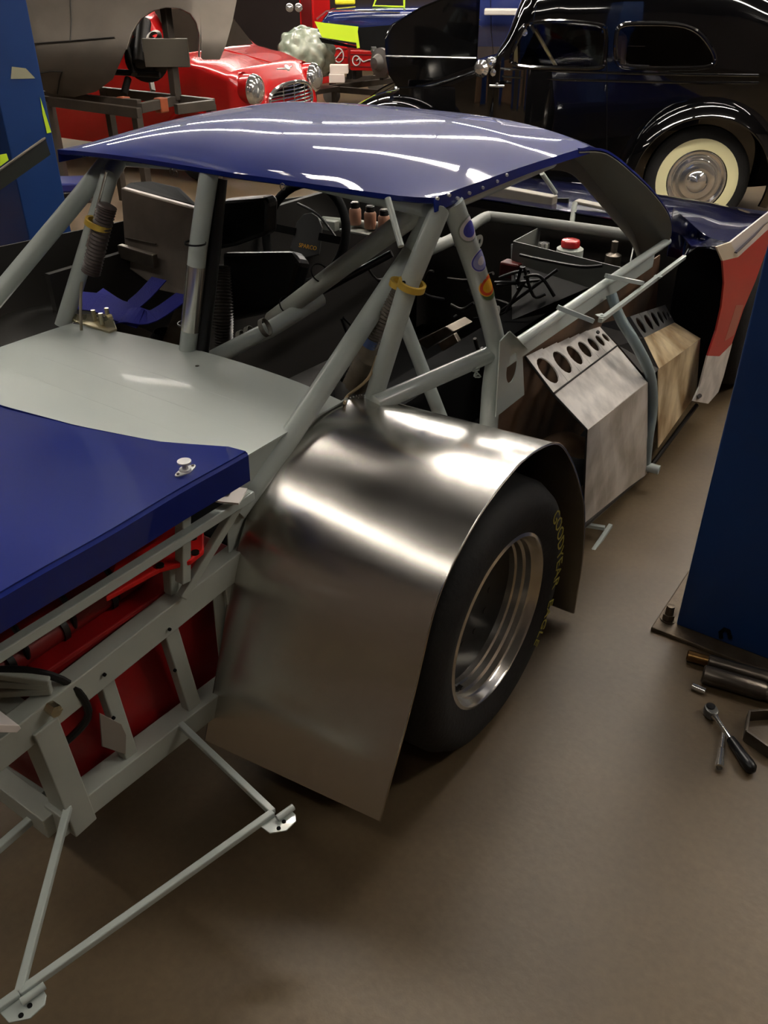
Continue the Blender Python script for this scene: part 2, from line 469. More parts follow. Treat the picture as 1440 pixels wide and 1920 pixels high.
# --- trunk lid
def lid_pt(X, Y): return Vector((X, Y, .835 - .018 * ((X + 1.7) / .7) ** 4 * .3))
front = [(-1.008, .998), (-1.03, 1.002), (-1.177, .932), (-1.354, .888), (-1.557, .858), (-1.8, .85), (-2.0, .86)]
xs = [-1.008 - .96 * k / 24 for k in range(25)]
def fy(x):
    for a, b in zip(front[1:], front[2:]):
        if b[0] <= x <= a[0]: return a[1] + (b[1] - a[1]) * (x - a[0]) / (b[0] - a[0])
    return .998 if x > -1.1 else .86
def lidrow(x, z):
    yf = fy(x); return [Vector((x, .30 + (yf - .30) * k / 20, z + (.0012 * math.sin(k * .7 + x * 9) * (0 if z < .8 else 1)))) for k in range(21)]
lid = MB().grid([lidrow(x, .835 + .006 * math.sin((x + 1.0) * 3.2)) for x in xs]).build('trunk_lid', M_blue, car, smooth=True, solid=.003)
e0 = lidrow(xs[0], .835)
MB().grid([e0, [p + Vector((.006, 0, -.004)) for p in e0], [p + Vector((.004, 0, -.06)) for p in e0], [p + Vector((-.02, 0, -.062)) for p in e0]]).build('lid_side_flange', M_blue, lid, smooth=True, solid=.002)
ef = [Vector((x, fy(x), .835)) for x in xs]
MB().grid([ef, [p + Vector((0, .004, -.004)) for p in ef], [p + Vector((0, .003, -.045)) for p in ef]]).build('lid_front_flange', M_blue, lid, smooth=True, solid=.002)
# quick fastener on the lid
fc = A(348, 884, Z=.838)
u1 = (A(366, 872, Z=.838) - A(330, 893, Z=.838)).normalized(); u2 = Vector((0, 0, 1)).cross(u1)
pl = []
for k in range(24):
    a = 2 * PI * k / 24; r = .0165 + .008 * abs(math.cos(a)) ** 5
    pl.append(fc + u1 * r * math.cos(a) + u2 * r * .62 * math.sin(a))
fp = MB().prism(pl, (0, 0, .003)).build('fastener_plate', M_zinc, lid, bevel=.0006)
MB().lathe(fc, (0, 0, 1), [(.003, .011), (.006, .0105), (.006, .006), (.018, .0045), (.018, .0125), (.0215, .0125), (.022, 1e-4)], 24).build('fastener_pin', M_zinc, lid, smooth=True)
for s in (-1, 1): MB().disc(fc + u1 * s * .0185 + Vector((0, 0, .004)), (0, 0, 1), .0025, .002, 8).build('fastener_rivet', M_steel, lid)

# --- right wheel arch of new sheet aluminium
inner = [(.854, .15), (.928, .344), (.965, .45), (1.0, .542), (1.045, .625), (1.105, .692), (1.178, .738), (1.30, .768), (1.44, .757), (1.56, .70), (1.66, .605), (1.74, .48), (1.80, .34), (1.83, .18), (1.83, .06)]
outer = [(.904, .146), (1.01, .372), (1.047, .47), (1.082, .56), (1.125, .62), (1.20, .675), (1.28, .712), (1.40, .738), (1.50, .732), (1.60, .70), (1.69, .615), (1.775, .50), (1.835, .39), (1.875, .21), (1.872, .03)]
pi = smoothpath([(-1.08, y, z) for y, z in inner], 4); po = smoothpath([(-.64, y, z) for y, z in outer], 4)
rows_ = [[a.lerp(b, t / 10) for a, b in zip(pi, po)] for t in range(11)]
arch = MB().grid(rows_).build('wheel_arch', M_alu, car, smooth=True, solid=.003)
tubeo('arch_edge', [p + Vector((0, 0, .001)) for p in po], .0022, M_alu, car, n=6)
# inner face of the arch, under the deck
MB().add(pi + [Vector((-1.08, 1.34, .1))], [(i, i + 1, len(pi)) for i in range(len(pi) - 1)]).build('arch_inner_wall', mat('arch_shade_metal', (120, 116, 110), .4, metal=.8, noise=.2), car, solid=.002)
# weld beads where the arch meets the deck
wb = MB()
for k in range(18, len(pi) - 30 + 8):
    a, b = pi[k], pi[k + 1]
    for t in (0, .33, .66):
        p = a.lerp(b, t) + Vector((-.001, 0, .002)); wb.lathe(p, (1, 0, 0), [(-.003, .0005), (0, .0032), (.003, .0005)], 6)
tag(wb.build('weld_bead', M_chrome, car, smooth=True), kind='stuff')

# --- wheels
def wheel(cx, cy, side, name='road_wheel', R=.335, W=.30):
    s = side
    cz = R
    tyre_prof = [(-W / 2, .22), (-W / 2 - .012, .25), (-W / 2 - .014, .285), (-W / 2, .315), (-W / 2 + .03, R - .003), (-.05, R), (.05, R), (W / 2 - .03, R - .003), (W / 2, .315), (W / 2 + .014, .285), (W / 2 + .012, .25), (W / 2, .215), (W / 2 - .02, .205)]
    ty = MB().lathe((cx, cy, cz), (1, 0, 0), tyre_prof, 64).build(name, M_rubber, car, smooth=True)
    ty['label'] = 'wide black slick tyre with a deep polished rim'
    o = s * (W / 2 - .004)
    rim = [(o + s * .004, .216), (o + s * .007, .208), (o + s * .001, .203), (o - s * .012, .200), (o - s * .018, .194), (o - s * .032, .193), (o - s * .037, .187), (o - s * .052, .186), (o - s * .056, .181), (o - s * .075, .180)]
    MB().lathe((cx, cy, cz), (1, 0, 0), rim, 64).build('rim', M_polish, ty, smooth=True)
    MB().lathe((cx, cy, cz), (1, 0, 0), [(o - s * .07, .182), (o - s * .078, .14), (o - s * .074, .06), (o - s * .07, 1e-4)], 48).build('wheel_centre', mat('wheel_centre_black', (20, 21, 21), .5, metal=.0), ty, smooth=True)
    return ty, cz
rw, cz = wheel(-.79, 1.385, 1)
# tyre lettering bent round the sidewall
def arc_text(body, parent, a_mid, size=.05):
    R0 = .278; xs_ = -.79 + .15 + .0148
    def bend(v):
        a = a_mid - v.x / R0; r = R0 + v.y
        return Vector((xs_ + v.z, 1.385 + r * math.cos(a), .335 + r * math.sin(a)))
    return text_mesh('tyre_lettering', body, size, M_yellowtx, parent, bend, .0004, label='worn yellow tyre lettering')
arc_text('GOODYEAR', rw, math.radians(14))
arc_text('EAGLE', rw, math.radians(-34), .045)
for k in range(10):
    a = 2 * PI * k / 10
    MB().disc((-.79 + .066, 1.385 + .09 * math.cos(a), .335 + .09 * math.sin(a)), (1, 0, 0), .008, .012, 6).build('lug_nut', M_dksteel, rw)
# valve weights at the bottom of the rim barrel
for k in range(3): MB().box((-.685, 1.262 + .016 * k, .190 - .006 * k), (.012, .01, .006)).build('balance_weight', M_dksteel, rw)
fw_, _ = wheel(-.82, 3.86, 1, 'road_wheel', W=.24); fw_['label'] = 'right front tyre half hidden by the blue post'
lw_, _ = wheel(-2.17, 1.385, -1, 'road_wheel'); lf_, _ = wheel(-2.14, 3.86, -1, 'road_wheel', W=.24)
for o in (lw_, lf_): o['label'] = 'black slick tyre on the far side'
# left arch, seen over the deck
li = smoothpath([(-1.95, y, z) for y, z in inner[3:12]], 4); lo_ = smoothpath([(-2.36, y, z) for y, z in inner[3:12]], 4)
MB().grid([[a.lerp(b, t / 4) for a, b in zip(li, lo_)] for t in range(5)]).build('wheel_arch', M_alu, car, smooth=True, solid=.003)
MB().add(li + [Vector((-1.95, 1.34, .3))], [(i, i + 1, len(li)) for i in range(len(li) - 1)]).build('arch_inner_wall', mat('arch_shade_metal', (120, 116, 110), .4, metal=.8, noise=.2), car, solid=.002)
# ================================================================ roll cage
RT = .0225
def ct(name, pts, r=RT, m=None, **k): return tubeo(name, pts, r, m or M_grey, car, **k)
# right side
top_r = Vector((-.985, 1.60, 1.16))
_p = A(548, 812, Z=.765); _q = A(775, 468, Z=1.03)
ct('rear_brace', [(-1.088, 1.03, .655), _p, _q, top_r], .0235)
ct('main_hoop', [A(700, 748, Z=.745), A(762, 545, Y=1.49), A(822, 400, Y=1.56), top_r + Vector((0, -.01, .0))], .022)
DP = smoothpath([A(914, 830, X=-.92), A(921, 730, X=-.92), A(930, 660, X=-.92), A(922, 612, X=-.92), A(893, 510, X=-.925), A(862, 420, X=-.94), A(848, 380, X=-.95)], 4)
ct('door_pillar', DP, .0245)
ct('waist_bar', [A(703, 758, X=-1.03), A(928, 660, X=-.925)], .021)
ct('floor_brace', [A(752, 590, X=-1.2), A(845, 830, X=-1.02)], .018)
# gold ring clamps
def ring(c, ax, r, w, name='gold_ring_clamp'):
    MB().lathe(c, ax, [(-w / 2, r), (-w / 2, r + .007), (w / 2, r + .007), (w / 2, r), (-w / 2, r)], 28).build(name, M_gold, car, smooth=True, label='gold anodised ring clamp')
cax = (A(762, 545, Y=1.49) - A(700, 748, Z=.745)).normalized()
cc = A(772, 535, Y=1.49)
ring(cc, cax, .0235, .014); 
ring(A(748, 532, Y=1.50), cax, .014, .013)
MB().disc(A(757, 530, Y=1.47), (0, -1, .2), .004, .003, 12).build('clamp_hole', M_black, car)
# rod from the roof to the brace
ct('roof_rod', [A(727, 372, Y=1.47), A(752, 462, Y=1.43)], .0065)
# left side and centre
top_l = Vector((-1.975, 1.60, 1.16))
ct('rear_brace', [A(-30, 585, X=-2.03), A(145, 375, X=-1.99), A(205, 300, X=-1.97)], .0235)
ct('main_hoop', [A(118, 612, Z=.775), A(168, 450, Y=1.42), A(205, 330, Y=1.5), top_l], .022)
ct('centre_hoop_leg', [A(352, 662, Z=.775), A(372, 460, Y=1.42), A(392, 325, Y=1.46)], .022)
ct('inner_post', [A(378, 664, Z=.77), A(400, 470, Y=1.46), A(412, 335, Y=1.5)], .018, M_blackpl)
_a = A(352, 662, Z=.775); _b = A(372, 460, Y=1.42)
ct('polished_post', [_a.lerp(_b, .22), _a.lerp(_b, .82)], .0232, M_polish)
for q in ((352, 607), (366, 456)):
    MB().lathe(A(*q, Y=1.4), (0.02, .05, 1), [(-.002, .0235), (-.002, .0255), (.002, .0255), (.002, .0235)], 20).build('tie_band', M_blackpl, car, smooth=True)
ct('hoop_top', [top_l, (XC, 1.585, 1.195), top_r], .022)
ct('roof_bar', [top_r, (-1.0, 2.2, 1.165)], .02); ct('roof_bar', [top_l, (-1.96, 2.2, 1.165)], .02)
ct('header_bar', [(-1.96, 2.2, 1.165), (XC, 2.2, 1.195), (-1.0, 2.2, 1.165)], .02)
ct('screen_bar', [(-1.96, 2.2, 1.165), (-1.96, 3.12, .76)], .02, M_greymatte)
# crossing diagonals behind the deck
ct('diagonal_bar', [A(385, 680, Z=.74), A(505, 618, Y=1.6), A(600, 560, Y=1.8)], .022)
ct('diagonal_bar', [A(510, 600, Y=1.72), A(650, 495, Y=1.7), A(800, 385, Y=1.62)], .024, M_greymatte)
ct('harness_tube', [A(560, 570, Y=1.95), A(670, 510, Y=2.0), A(735, 475, Y=2.05)], .011, M_blackpl)
for q in ((455, 636), (470, 628), (497, 614)):
    MB().lathe(A(*q, Y=1.56), (.8, .35, .45), [(-.006, .0225), (-.006, .0245), (.006, .0245), (.006, .0225)], 20).build('tape_band', mat('grey_tape', (112, 110, 100), .5), car, smooth=True)
for q in ((600, 512), (540, 572)):
    MB().lathe(A(*q, Y=1.7), (.75, -.15, .6), [(-.002, .0245), (-.002, .0262), (.002, .0262), (.002, .0245)], 20).build('cable_tie', M_blackpl, car, smooth=True)
# dash and scuttle bars
ct('dash_bar', [A(495, 402, Y=2.62), A(745, 428, Y=2.62)], .016, M_greymatte)
MB().bar(A(555, 413, Y=2.58), A(632, 424, Y=2.58), .03, .035).build('column_bracket', M_greymatte, car, bevel=.003)
MB().bar(A(590, 424, Y=2.56), A(610, 412, Y=2.56), .012, .012).build('toggle_lever', M_greymatte, car, bevel=.002)
ct('scuttle_bar', smoothpath([A(800, 470, Y=2.4), A(855, 445, Y=2.7), A(905, 410, Y=3.05), A(935, 408, Y=3.12), A(1060, 424, Y=3.16), A(1205, 444, Y=3.2)], 4), .021, M_traydk)
MB().bar(A(880, 350, Y=3.3), A(1040, 380, Y=3.3), .05, .05).build('scuttle_panel', mat('dull_primer_light', (124, 117, 103), .55, noise=.2), car, bevel=.004)
MB().bar(A(1080, 377, Y=3.3), A(1198, 402, Y=3.3), .05, .012).build('scuttle_panel', mat('dull_primer_light', (124, 117, 103), .55, noise=.2), car, bevel=.004)
ct('screen_stay', [A(1016, 325, Y=3.2), A(1042, 362, Y=3.3)], .009, M_greymatte)
ct('scuttle_post', [A(1078, 380, Y=3.25), A(1072, 420, Y=3.2)], .01, M_greymatte)
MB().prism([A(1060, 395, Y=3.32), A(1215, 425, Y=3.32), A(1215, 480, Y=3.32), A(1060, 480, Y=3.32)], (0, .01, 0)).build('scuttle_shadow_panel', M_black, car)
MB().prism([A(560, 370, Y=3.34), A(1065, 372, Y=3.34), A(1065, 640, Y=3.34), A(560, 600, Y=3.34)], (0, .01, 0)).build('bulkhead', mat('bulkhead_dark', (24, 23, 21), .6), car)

# --- side bars on the right
ct('door_bar', [A(932, 668, X=-.93), A(1252, 452, X=-.93)], .0135, M_grey)
MB().bar(A(945, 676, X=-.925), A(1225, 487, X=-.925), .004, .05).build('door_bar_web', M_grey, car, bevel=.001)
MB().bar(A(1125, 601, X=-.845), A(1283, 482, X=-.845), .013, .013).build('outrigger_bar', M_grey, car, bevel=.001)
for a, b in (((1046, 576), (1112, 602)), ((1136, 517), (1205, 531))):
    MB().bar(A(*a, X=-.92), A(*b, X=-.845), .013, .013).build('outrigger_link', M_grey, car, bevel=.001)
def lug(c, u, w, r=.014, h=.0025, m=None, name='mounting_tab', par=None):
    """rounded tab with a hole: c centre, u towards the round end, w sideways"""
    c = Vector(c); u = Vector(u).normalized(); w = Vector(w).normalized(); nrm = u.cross(w).normalized()
    outer_ = [c + (u * math.sin(a) + w * math.cos(a)) * r for a in [PI * k / 10 for k in range(11)]] + [c - u * r * 1.3 - w * r, c - u * r * 1.3 + w * r]
    n = len(outer_); hole = []
    for p in outer_:
        d = (p - c).normalized(); hole.append(c + d * r * .42)
    vs = outer_ + hole + [p + nrm * h for p in outer_] + [p + nrm * h for p in hole]
    fs = []
    for i in range(n):
        j = (i + 1) % n
        fs += [(i, j, n + j, n + i), (2 * n + i, 3 * n + i, 3 * n + j, 2 * n + j), (i, 2 * n + i, 2 * n + j, j), (n + i, n + j, 3 * n + j, 3 * n + i)]
    return MB().add(vs, fs).build(name, m or M_grey, par or car)
lug(A(1128, 593, X=-.84), (.6, -.4, 0), (0.5, .8, .0), .012); lug(A(1235, 519, X=-.84), (1, 0, 0), (0, 1, 0), .011)
lug(A(1322, 448, X=-.83), (1, 0, 0), (0, 1, 0), .011, m=M_chrome)
lug(A(898, 452, X=-.925), (.0, 1, -.0), (0, 0, 1), .014); lug(A(931, 584, X=-.915), (0, 1, 0), (0, 0, 1), .014)
# down tube outside the shields
ct('side_down_tube', smoothpath([A(1146, 552, X=-.9), A(1162, 595, X=-.86), A(1192, 645, X=-.80), A(1218, 700, X=-.765), A(1224, 760, X=-.755), A(1216, 820, X=-.75), A(1211, 872, X=-.75)], 4), .017, mat('blue_grey_enamel', (124, 138, 138), .4))
jl = A(1210, 874, X=-.75)
MB().lathe(jl, (1, 0.1, -.05), [(0, .017), (.05, .017), (.05, .013), (0, .013)], 20).build('jacking_stub', M_grey, car, smooth=True)

# gusset plate with the oval hole
pts = [(938, 640), (955, 622), (990, 655), (980, 668), (983, 740), (930, 782), (935, 700)]
gp = [A(*q, X=-.885) for q in pts]
hc = A(960, 690, X=-.885); hy = (A(970, 690, X=-.885) - hc).length; 
n = 28; hole = [hc + Vector((0, .037 * math.cos(2 * PI * k / n), .042 * math.sin(2 * PI * k / n))) for k in range(n)]
def ray_poly(c, d, poly):
    best = None
    for i in range(len(poly)):
        a = poly[i]; b = poly[(i + 1) % len(poly)]
        e = b - a; den = d.y * e.z - d.z * e.y
        if abs(den) < 1e-9: continue
        t = ((a.y - c.y) * e.z - (a.z - c.z) * e.y) / den; s_ = ((a.y - c.y) * d.z - (a.z - c.z) * d.y) / den
        if t > 0 and -1e-6 <= s_ <= 1 + 1e-6 and (best is None or t < best): best = t
    return c + d * best
def holed_plate(poly, c, ry, rz, X, name, m, par, n=28, th=.003):
    angs = sorted([2 * PI * k / n for k in range(n)] + [math.atan2(p.z - c.z, p.y - c.y) % (2 * PI) for p in poly])
    o = []; h = []
    for a in angs:
        d = Vector((0, math.cos(a), math.sin(a))); o.append(ray_poly(c, d, poly)); h.append(c + Vector((0, ry * math.cos(a), rz * math.sin(a))))
    k = len(angs)
    return MB().add(o + h, [(i, (i + 1) % k, k + (i + 1) % k, k + i) for i in range(k)]).build(name, m, par, solid=th)
holed_plate(gp, hc, .03, .04, -.885, 'gusset_plate', M_grey, car)
MB().prism([A(955, 622, X=-.885), A(990, 655, X=-.885), A(990, 655, X=-.86), A(958, 624, X=-.86)], (0, 0, .003)).build('gusset_flange', M_grey, car)
MB().prism([A(938, 690, X=-.95), A(1238, 478, X=-.95), A(1225, 650, X=-.95), A(1060, 850, X=-.95), A(920, 960, X=-.95)], (-.004, 0, 0)).build('inner_side_panel', M_brown, car)
# --- aluminium heat shields over the exhaust
def holes_panel(a, b, c, d, nh, name, m, par, r0=.03, r1=.012, tag_=None):
    """quad a-b (top edge) d-c (bottom edge) with nh round holes of shrinking size, with raised lips"""
    a, b, c, d = map(Vector, (a, b, c, d)); mb = MB(); lips = []
    nrm = (b - a).cross(d - a).normalized()
    w = [(r0 + (r1 - r0) * k / max(1, nh - 1)) for k in range(nh)]; tot = sum(w); acc = 0
    t0 = 0
    for k in range(nh):
        t1 = t0 + w[k] / tot
        p = [a.lerp(b, t0), a.lerp(b, t1), d.lerp(c, t1), d.lerp(c, t0)]
        cen = (p[0] + p[1] + p[2] + p[3]) / 4
        ex = (p[1] - p[0] + p[2] - p[3]) / 4; ey = (p[3] - p[0] + p[2] - p[1]) / 4
        q = 16; o = []; h = []; hb = []
        for i in range(q):
            th = 2 * PI * i / q; cx, cy = math.cos(th), math.sin(th); sc_ = 1 / max(abs(cx), abs(cy))
            o.append(cen + ex * cx * sc_ + ey * cy * sc_); rr = min(ex.length, ey.length) * .74
            h.append(cen + (ex.normalized() * cx + ey.normalized() * cy) * rr); 
        mb.add(o + h, [(i, (i + 1) % q, q + (i + 1) % q, q + i) for i in range(q)])
        lips.append((h, cen)); t0 = t1
    ob = mb.build(name, m, par, solid=.0025)
    for h, cen in lips: MB().tube(h, .0016, 6, closed=True).build('hole_lip', m, ob, smooth=True)
    return ob
Ya, Yb = 2.02, 2.60
s1 = [A(984, 668, Y=Ya), A(1038, 740, Y=Ya), A(1100, 806, Y=Ya), A(1092, 985, Y=2.16)]
s2 = [A(1122, 612, Y=Yb), A(1157, 650, Y=Yb), A(1213, 716, Y=Yb), A(1212, 888, Y=Yb + .12)]
sh = holes_panel(s1[0], s2[0], s2[1], s1[1], 7, 'exhaust_heat_shield', M_aluworn, car)
sh['label'] = 'worn folded aluminium heat shield with a row of round holes'
MB().grid([[s1[1].lerp(s2[1], t / 6) + Vector((0, 0, .002)) for t in range(7)], [s1[2].lerp(s2[2], t / 6) for t in range(7)]]).build('shield_face', M_aluworn, sh, solid=.003)
MB().grid([[s1[2].lerp(s2[2], t / 6) for t in range(7)], [s1[3].lerp(s2[3], t / 6) for t in range(7)]]).build('shield_side', mat('worn_aluminium_shaded_side', (196, 188, 176), .45, metal=.15, rough2=.6, nscale=8, noise=.4, rgb2=(156, 146, 132)), sh, solid=.003)  # darker copy of the worn sheet, shade of the side put into its colour
tubeo('shield_seam', [s1[1] + Vector((0, 0, .004)), s2[1] + Vector((0, 0, .004))], .003, M_dksteel, sh, n=6)
tubeo('shield_edge', [s1[0], s1[1], s1[2], s1[3]], .0035, M_dksteel, sh, n=6)
for q in ((1118, 625), (1030, 662)): MB().disc(A(q[0], q[1], Y=2.5 if q[0] > 1100 else 2.2) + Vector((0.005, 0, .005)), (.5, -.2, .8), .006, .005, 8).build('bolt', M_dksteel, sh)
t1 = [A(1180, 594, Y=2.68), A(1206, 634, Y=2.68), A(1234, 692, Y=2.68), A(1234, 840, Y=2.76)]
t2 = [A(1246, 572, Y=3.12), A(1264, 606, Y=3.12), A(1313, 636, Y=3.12), A(1306, 738, Y=3.16)]
sh2 = holes_panel(t1[0], t2[0], t2[1], t1[1], 6, 'exhaust_heat_shield', mat('grey_shield', (112, 112, 110), .45, metal=.6), car)
sh2['label'] = 'tan stained heat shield in front of the first'
MB().grid([[t1[1].lerp(t2[1], t / 6) for t in range(7)], [t1[2].lerp(t2[2], t / 6) for t in range(7)]]).build('stained_face', M_aludirty, sh2, solid=.003)
MB().grid([[t1[2].lerp(t2[2], t / 6) for t in range(7)], [t1[3].lerp(t2[3], t / 6) for t in range(7)]]).build('stained_side', M_aludirty, sh2, solid=.003)
MB().grid([[s2[0] + Vector((-.01, .01, .0)), s2[1] + Vector((0, .01, 0)), s2[2] + Vector((0, .01, 0))], [t1[0], t1[1], t1[2]]]).build('shield_joint', M_dksteel, sh2, solid=.003)
# open end of the shield: exhaust pipe and dark inside
MB().add([s1[0], s1[1], s1[2], s1[3], Vector((-.97, 2.0, .1)), Vector((-.97, 2.0, .75))], [(0, 1, 2, 3, 4, 5)]).build('shield_end', M_black, sh) if False else None
ct('exhaust_pipe', smoothpath([A(1000, 860, X=-.90), A(1055, 830, X=-.86), A(1100, 840, X=-.83), A(1180, 820, X=-.84)], 4), .035, mat('exhaust_brown', (120, 98, 80), .45, metal=.4, noise=.4))
tubeo('shield_sill', [A(1088, 992, X=-.75), A(1216, 880, X=-.75), A(1306, 760, X=-.75)], .009, M_dksteel, car, n=8)
# small pale rack bracket on the floor beside the sill
rk = [A(1088, 1068, X=-.735), A(1145, 985, X=-.735)]
MB().bar(rk[0], rk[1], .013, .012).build('skirt_bracket', M_grey, car, label='small pale bracket rail below the sill')
for a, b in (((1096, 984), (1134, 990)), ((1085, 1019), (1120, 1027)), ((1080, 1060), (1094, 1068))):
    MB().bar(A(*a, X=-.80), A(*b, X=-.735), .014, .012).build('skirt_bracket_arm', M_grey, car)
for t in (.1, .42, .75): lug(rk[0].lerp(rk[1], t), (0, 0, 1), (0, 1, 0), .008, m=M_grey, name='skirt_tab')

# --- cockpit: seat, belts, wheel, bottles, hoses
MB().prism([A(226, 352, Y=1.72), A(372, 392, Y=1.72), A(372, 560, Y=1.66), A(300, 545, Y=1.66), A(236, 500, Y=1.68)], (0, .02, 0)).build('seat_back', mat('seat_alloy', (136, 126, 115), .4, metal=.6, noise=.3, nscale=8, bump=.15, bscale=9), car, bevel=.004)
MB().bar(A(226, 470, Y=1.66), A(292, 490, Y=1.66), .02, .04).build('seat_bracket', M_steel, car, bevel=.003)
MB().bar(A(236, 446, Y=1.69), A(292, 458, Y=1.69), .006, .004).build('seat_weld', M_steel, car)
MB().prism([A(228, 350, Y=1.74), A(240, 342, Y=1.8), A(282, 338, Y=1.85), A(335, 350, Y=1.85), A(372, 388, Y=1.76)], (0, .12, -.12)).build('seat_wing', M_black, car, bevel=.01)
MB().prism([A(395, 385, Y=1.9), A(418, 375, Y=1.9), A(495, 369, Y=1.9), A(502, 382, Y=1.9), A(500, 440, Y=1.9), A(440, 462, Y=1.9), A(400, 470, Y=1.9)], (0, .05, 0)).build('head_surround', M_blackpl, car, bevel=.012)
MB().prism([A(415, 472, Y=1.98), A(545, 470, Y=1.98), A(562, 492, Y=1.98), A(540, 575, Y=1.98), A(420, 600, Y=1.98)], (0, .06, -.02)).build('seat_bolster', M_blackpl, car, bevel=.015)
# steering wheel
sc_ = A(572, 438, Y=2.28); sax = Vector((0.05, -.93, .36)).normalized()
e1 = Vector((1, 0, 0)) - sax * sax.x; e1.normalize(); e2 = sax.cross(e1)
sw = MB().tube([sc_ + (e1 * math.cos(a) + e2 * math.sin(a)) * .165 for a in [2 * PI * k / 36 for k in range(36)]], .0155, 10, closed=True).build('steering_wheel', M_black, car, smooth=True)
hubp = [sc_ + e1 * x * .001 + e2 * y * .001 for x, y in ((-62, -58), (-55, 30), (-30, 62), (0, 72), (30, 62), (55, 30), (62, -58), (0, -80))]
MB().prism([p - sax * .02 for p in hubp], sax * .006).build('wheel_hub_plate', mat('hub_grey', (62, 62, 60), .5), sw, bevel=.002)
Mt = Matrix((e1, e2 if e2.z > 0 else -e2, sax if e2.z > 0 else sax)).transposed().to_4x4(); Mt.translation = A(577, 463, Y=2.26)
text_mesh('hub_badge_text', 'SPARCO', .02, M_stickery, sw, Mt)
for s in (-1, 1): MB().bar(sc_ + e1 * s * .05 - sax * .012, sc_ + e1 * s * .155, .025, .004, up=sax).build('spoke', M_black, sw)
# brake fluid bottles
for px, py in ((666, 403), (694, 410), (720, 417)):
    c = A(px, py, Y=2.6)
    bt = MB().lathe(c, (0, 0, 1), [(-.034, 1e-4), (-.034, .021), (-.03, .0225), (.018, .0225), (.024, .019), (.026, .013), (.03, .013)], 16).build('fluid_bottle', M_fluid, car, smooth=True, label='brown fluid reservoir bottle')
    MB().lathe(c, (0, 0, 1), [(.026, .0165), (.044, .0165), (.045, .014)], 16).build('black_cap', M_blackpl, bt, smooth=True)
    MB().disc(c + Vector((0, 0, .0455)), (0, 0, 1), .013, .003, 16).build('cap_top', M_steel, bt)
MB().bar(A(645, 428, Y=2.58), A(740, 446, Y=2.58), .06, .006).build('bottle_shelf', M_greymatte, car)
# belts
def strap(px, w=.05, name='harness_strap'):
    pts = smoothpath([A(x, y, **k) for x, y, k in px], 5)
    r1 = []; r2 = []
    for i, p in enumerate(pts):
        t = (pts[min(i + 1, len(pts) - 1)] - pts[max(i - 1, 0)]).normalized(); s = t.cross(Vector((.1, -.5, 1))).normalized()
        r1.append(p + s * w / 2); r2.append(p - s * w / 2)
    return MB().grid([r1, r2]).build(name, M_belt, car, solid=.003, label='blue harness webbing')
strap([(140, 562, dict(Y=1.42)), (190, 568, dict(Y=1.45)), (230, 585, dict(Y=1.43)), (268, 598, dict(Y=1.44))], .066)
strap([(180, 550, dict(Y=1.5)), (228, 578, dict(Y=1.46)), (262, 560, dict(Y=1.5)), (298, 522, dict(Y=1.58))], .052)
strap([(210, 602, dict(Y=1.44)), (240, 590, dict(Y=1.42)), (285, 592, dict(Y=1.45)), (345, 552, dict(Y=1.58))], .054)
# plated bracket under the belts
MB().prism([A(138, 592, Z=.80), A(135, 604, Z=.79), A(205, 626, Z=.785), A(220, 620, Z=.79), A(210, 592, Z=.81)], (0, 0, .006)).build('belt_anchor_plate', M_brass, car, bevel=.002)
for q in ((137, 590), (203, 598), (178, 602), (192, 608)):
    tubeo('anchor_bolt', [A(*q, Z=.80), A(*q, Z=.80) + Vector((0, 0, .03))], .006, M_brass, car, n=8)
# bellows shock boots with gold ring
def boot(a, b, r, n, m, name): return corrugated(a, b, r, n, .0022).build(name, m, car, smooth=True)
la, lb = A(170, 512, Y=1.37), A(201, 385, Y=1.41)
boot(la, lb, .023, 22, mat('boot_brownish', (84, 74, 70), .4), 'damper_boot')
ring(A(184, 420, Y=1.395), lb - la, .0262, .014)
ct('blade_rod', [A(163, 462, Y=1.37), A(200, 322, Y=1.42)], .0035, M_chrome, n=8)
ct('brake_line', smoothpath([A(160, 508, Y=1.4), A(153, 530, Y=1.37), A(151, 580, Z=.84), A(153, 621, Z=.784)], 4), .004, mat('grey_sleeve', (150, 142, 124), .5), n=8)
ra, rb = A(694, 648, Y=1.52), A(748, 545, Y=1.55)
boot(ra, rb, .015, 22, mat('striped_boot', (104, 98, 88), .5), 'damper_boot')
MB().lathe(A(696, 640, Y=1.52), ra - rb, [(-.008, .0165), (.014, .0165)], 16).build('blue_clamp', mat('blue_clamp', (70, 92, 140), .5), car, smooth=True)
corrugated(A(660, 735, Z=.66), A(697, 662, Y=1.55), .031, 18, .003).build('brown_duct_hose', M_hose, car, smooth=True)
corrugated(A(690, 720, Z=.66), A(712, 672, Y=1.6), .028, 14, .003).build('brown_duct_hose', M_hose, car, smooth=True)
MB().lathe(A(660, 725, Z=.68), (0, 0, 1), [(-.1, .045), (.0, .045), (.02, .03)], 20).build('duct_collar', M_alugrey, car, smooth=True)
ct('cream_hose', smoothpath([A(707, 668, Y=1.5), A(690, 710, Y=1.45), A(652, 742, Z=.76), A(646, 756, Z=.775)], 4), .0035, mat('cream_line', (170, 150, 116), .5), n=8)
corrugated(A(412, 664, Z=.68), A(408, 500, Y=1.62), .032, 36, .003, mid=A(414, 590, Y=1.58)).build('black_duct_hose', mat('duct_black', (58, 54, 50), .35), car, smooth=True)
corrugated(A(322, 650, Z=.70), A(345, 590, Y=1.6), .026, 20, .003).build('black_duct_hose', M_hose, car, smooth=True)
MB().lathe(A(310, 640, Z=.69), (.1, 0, 1), [(-.1, .05), (0, .05), (.03, .03)], 20).build('duct_collar', M_dksteel, car, smooth=True)
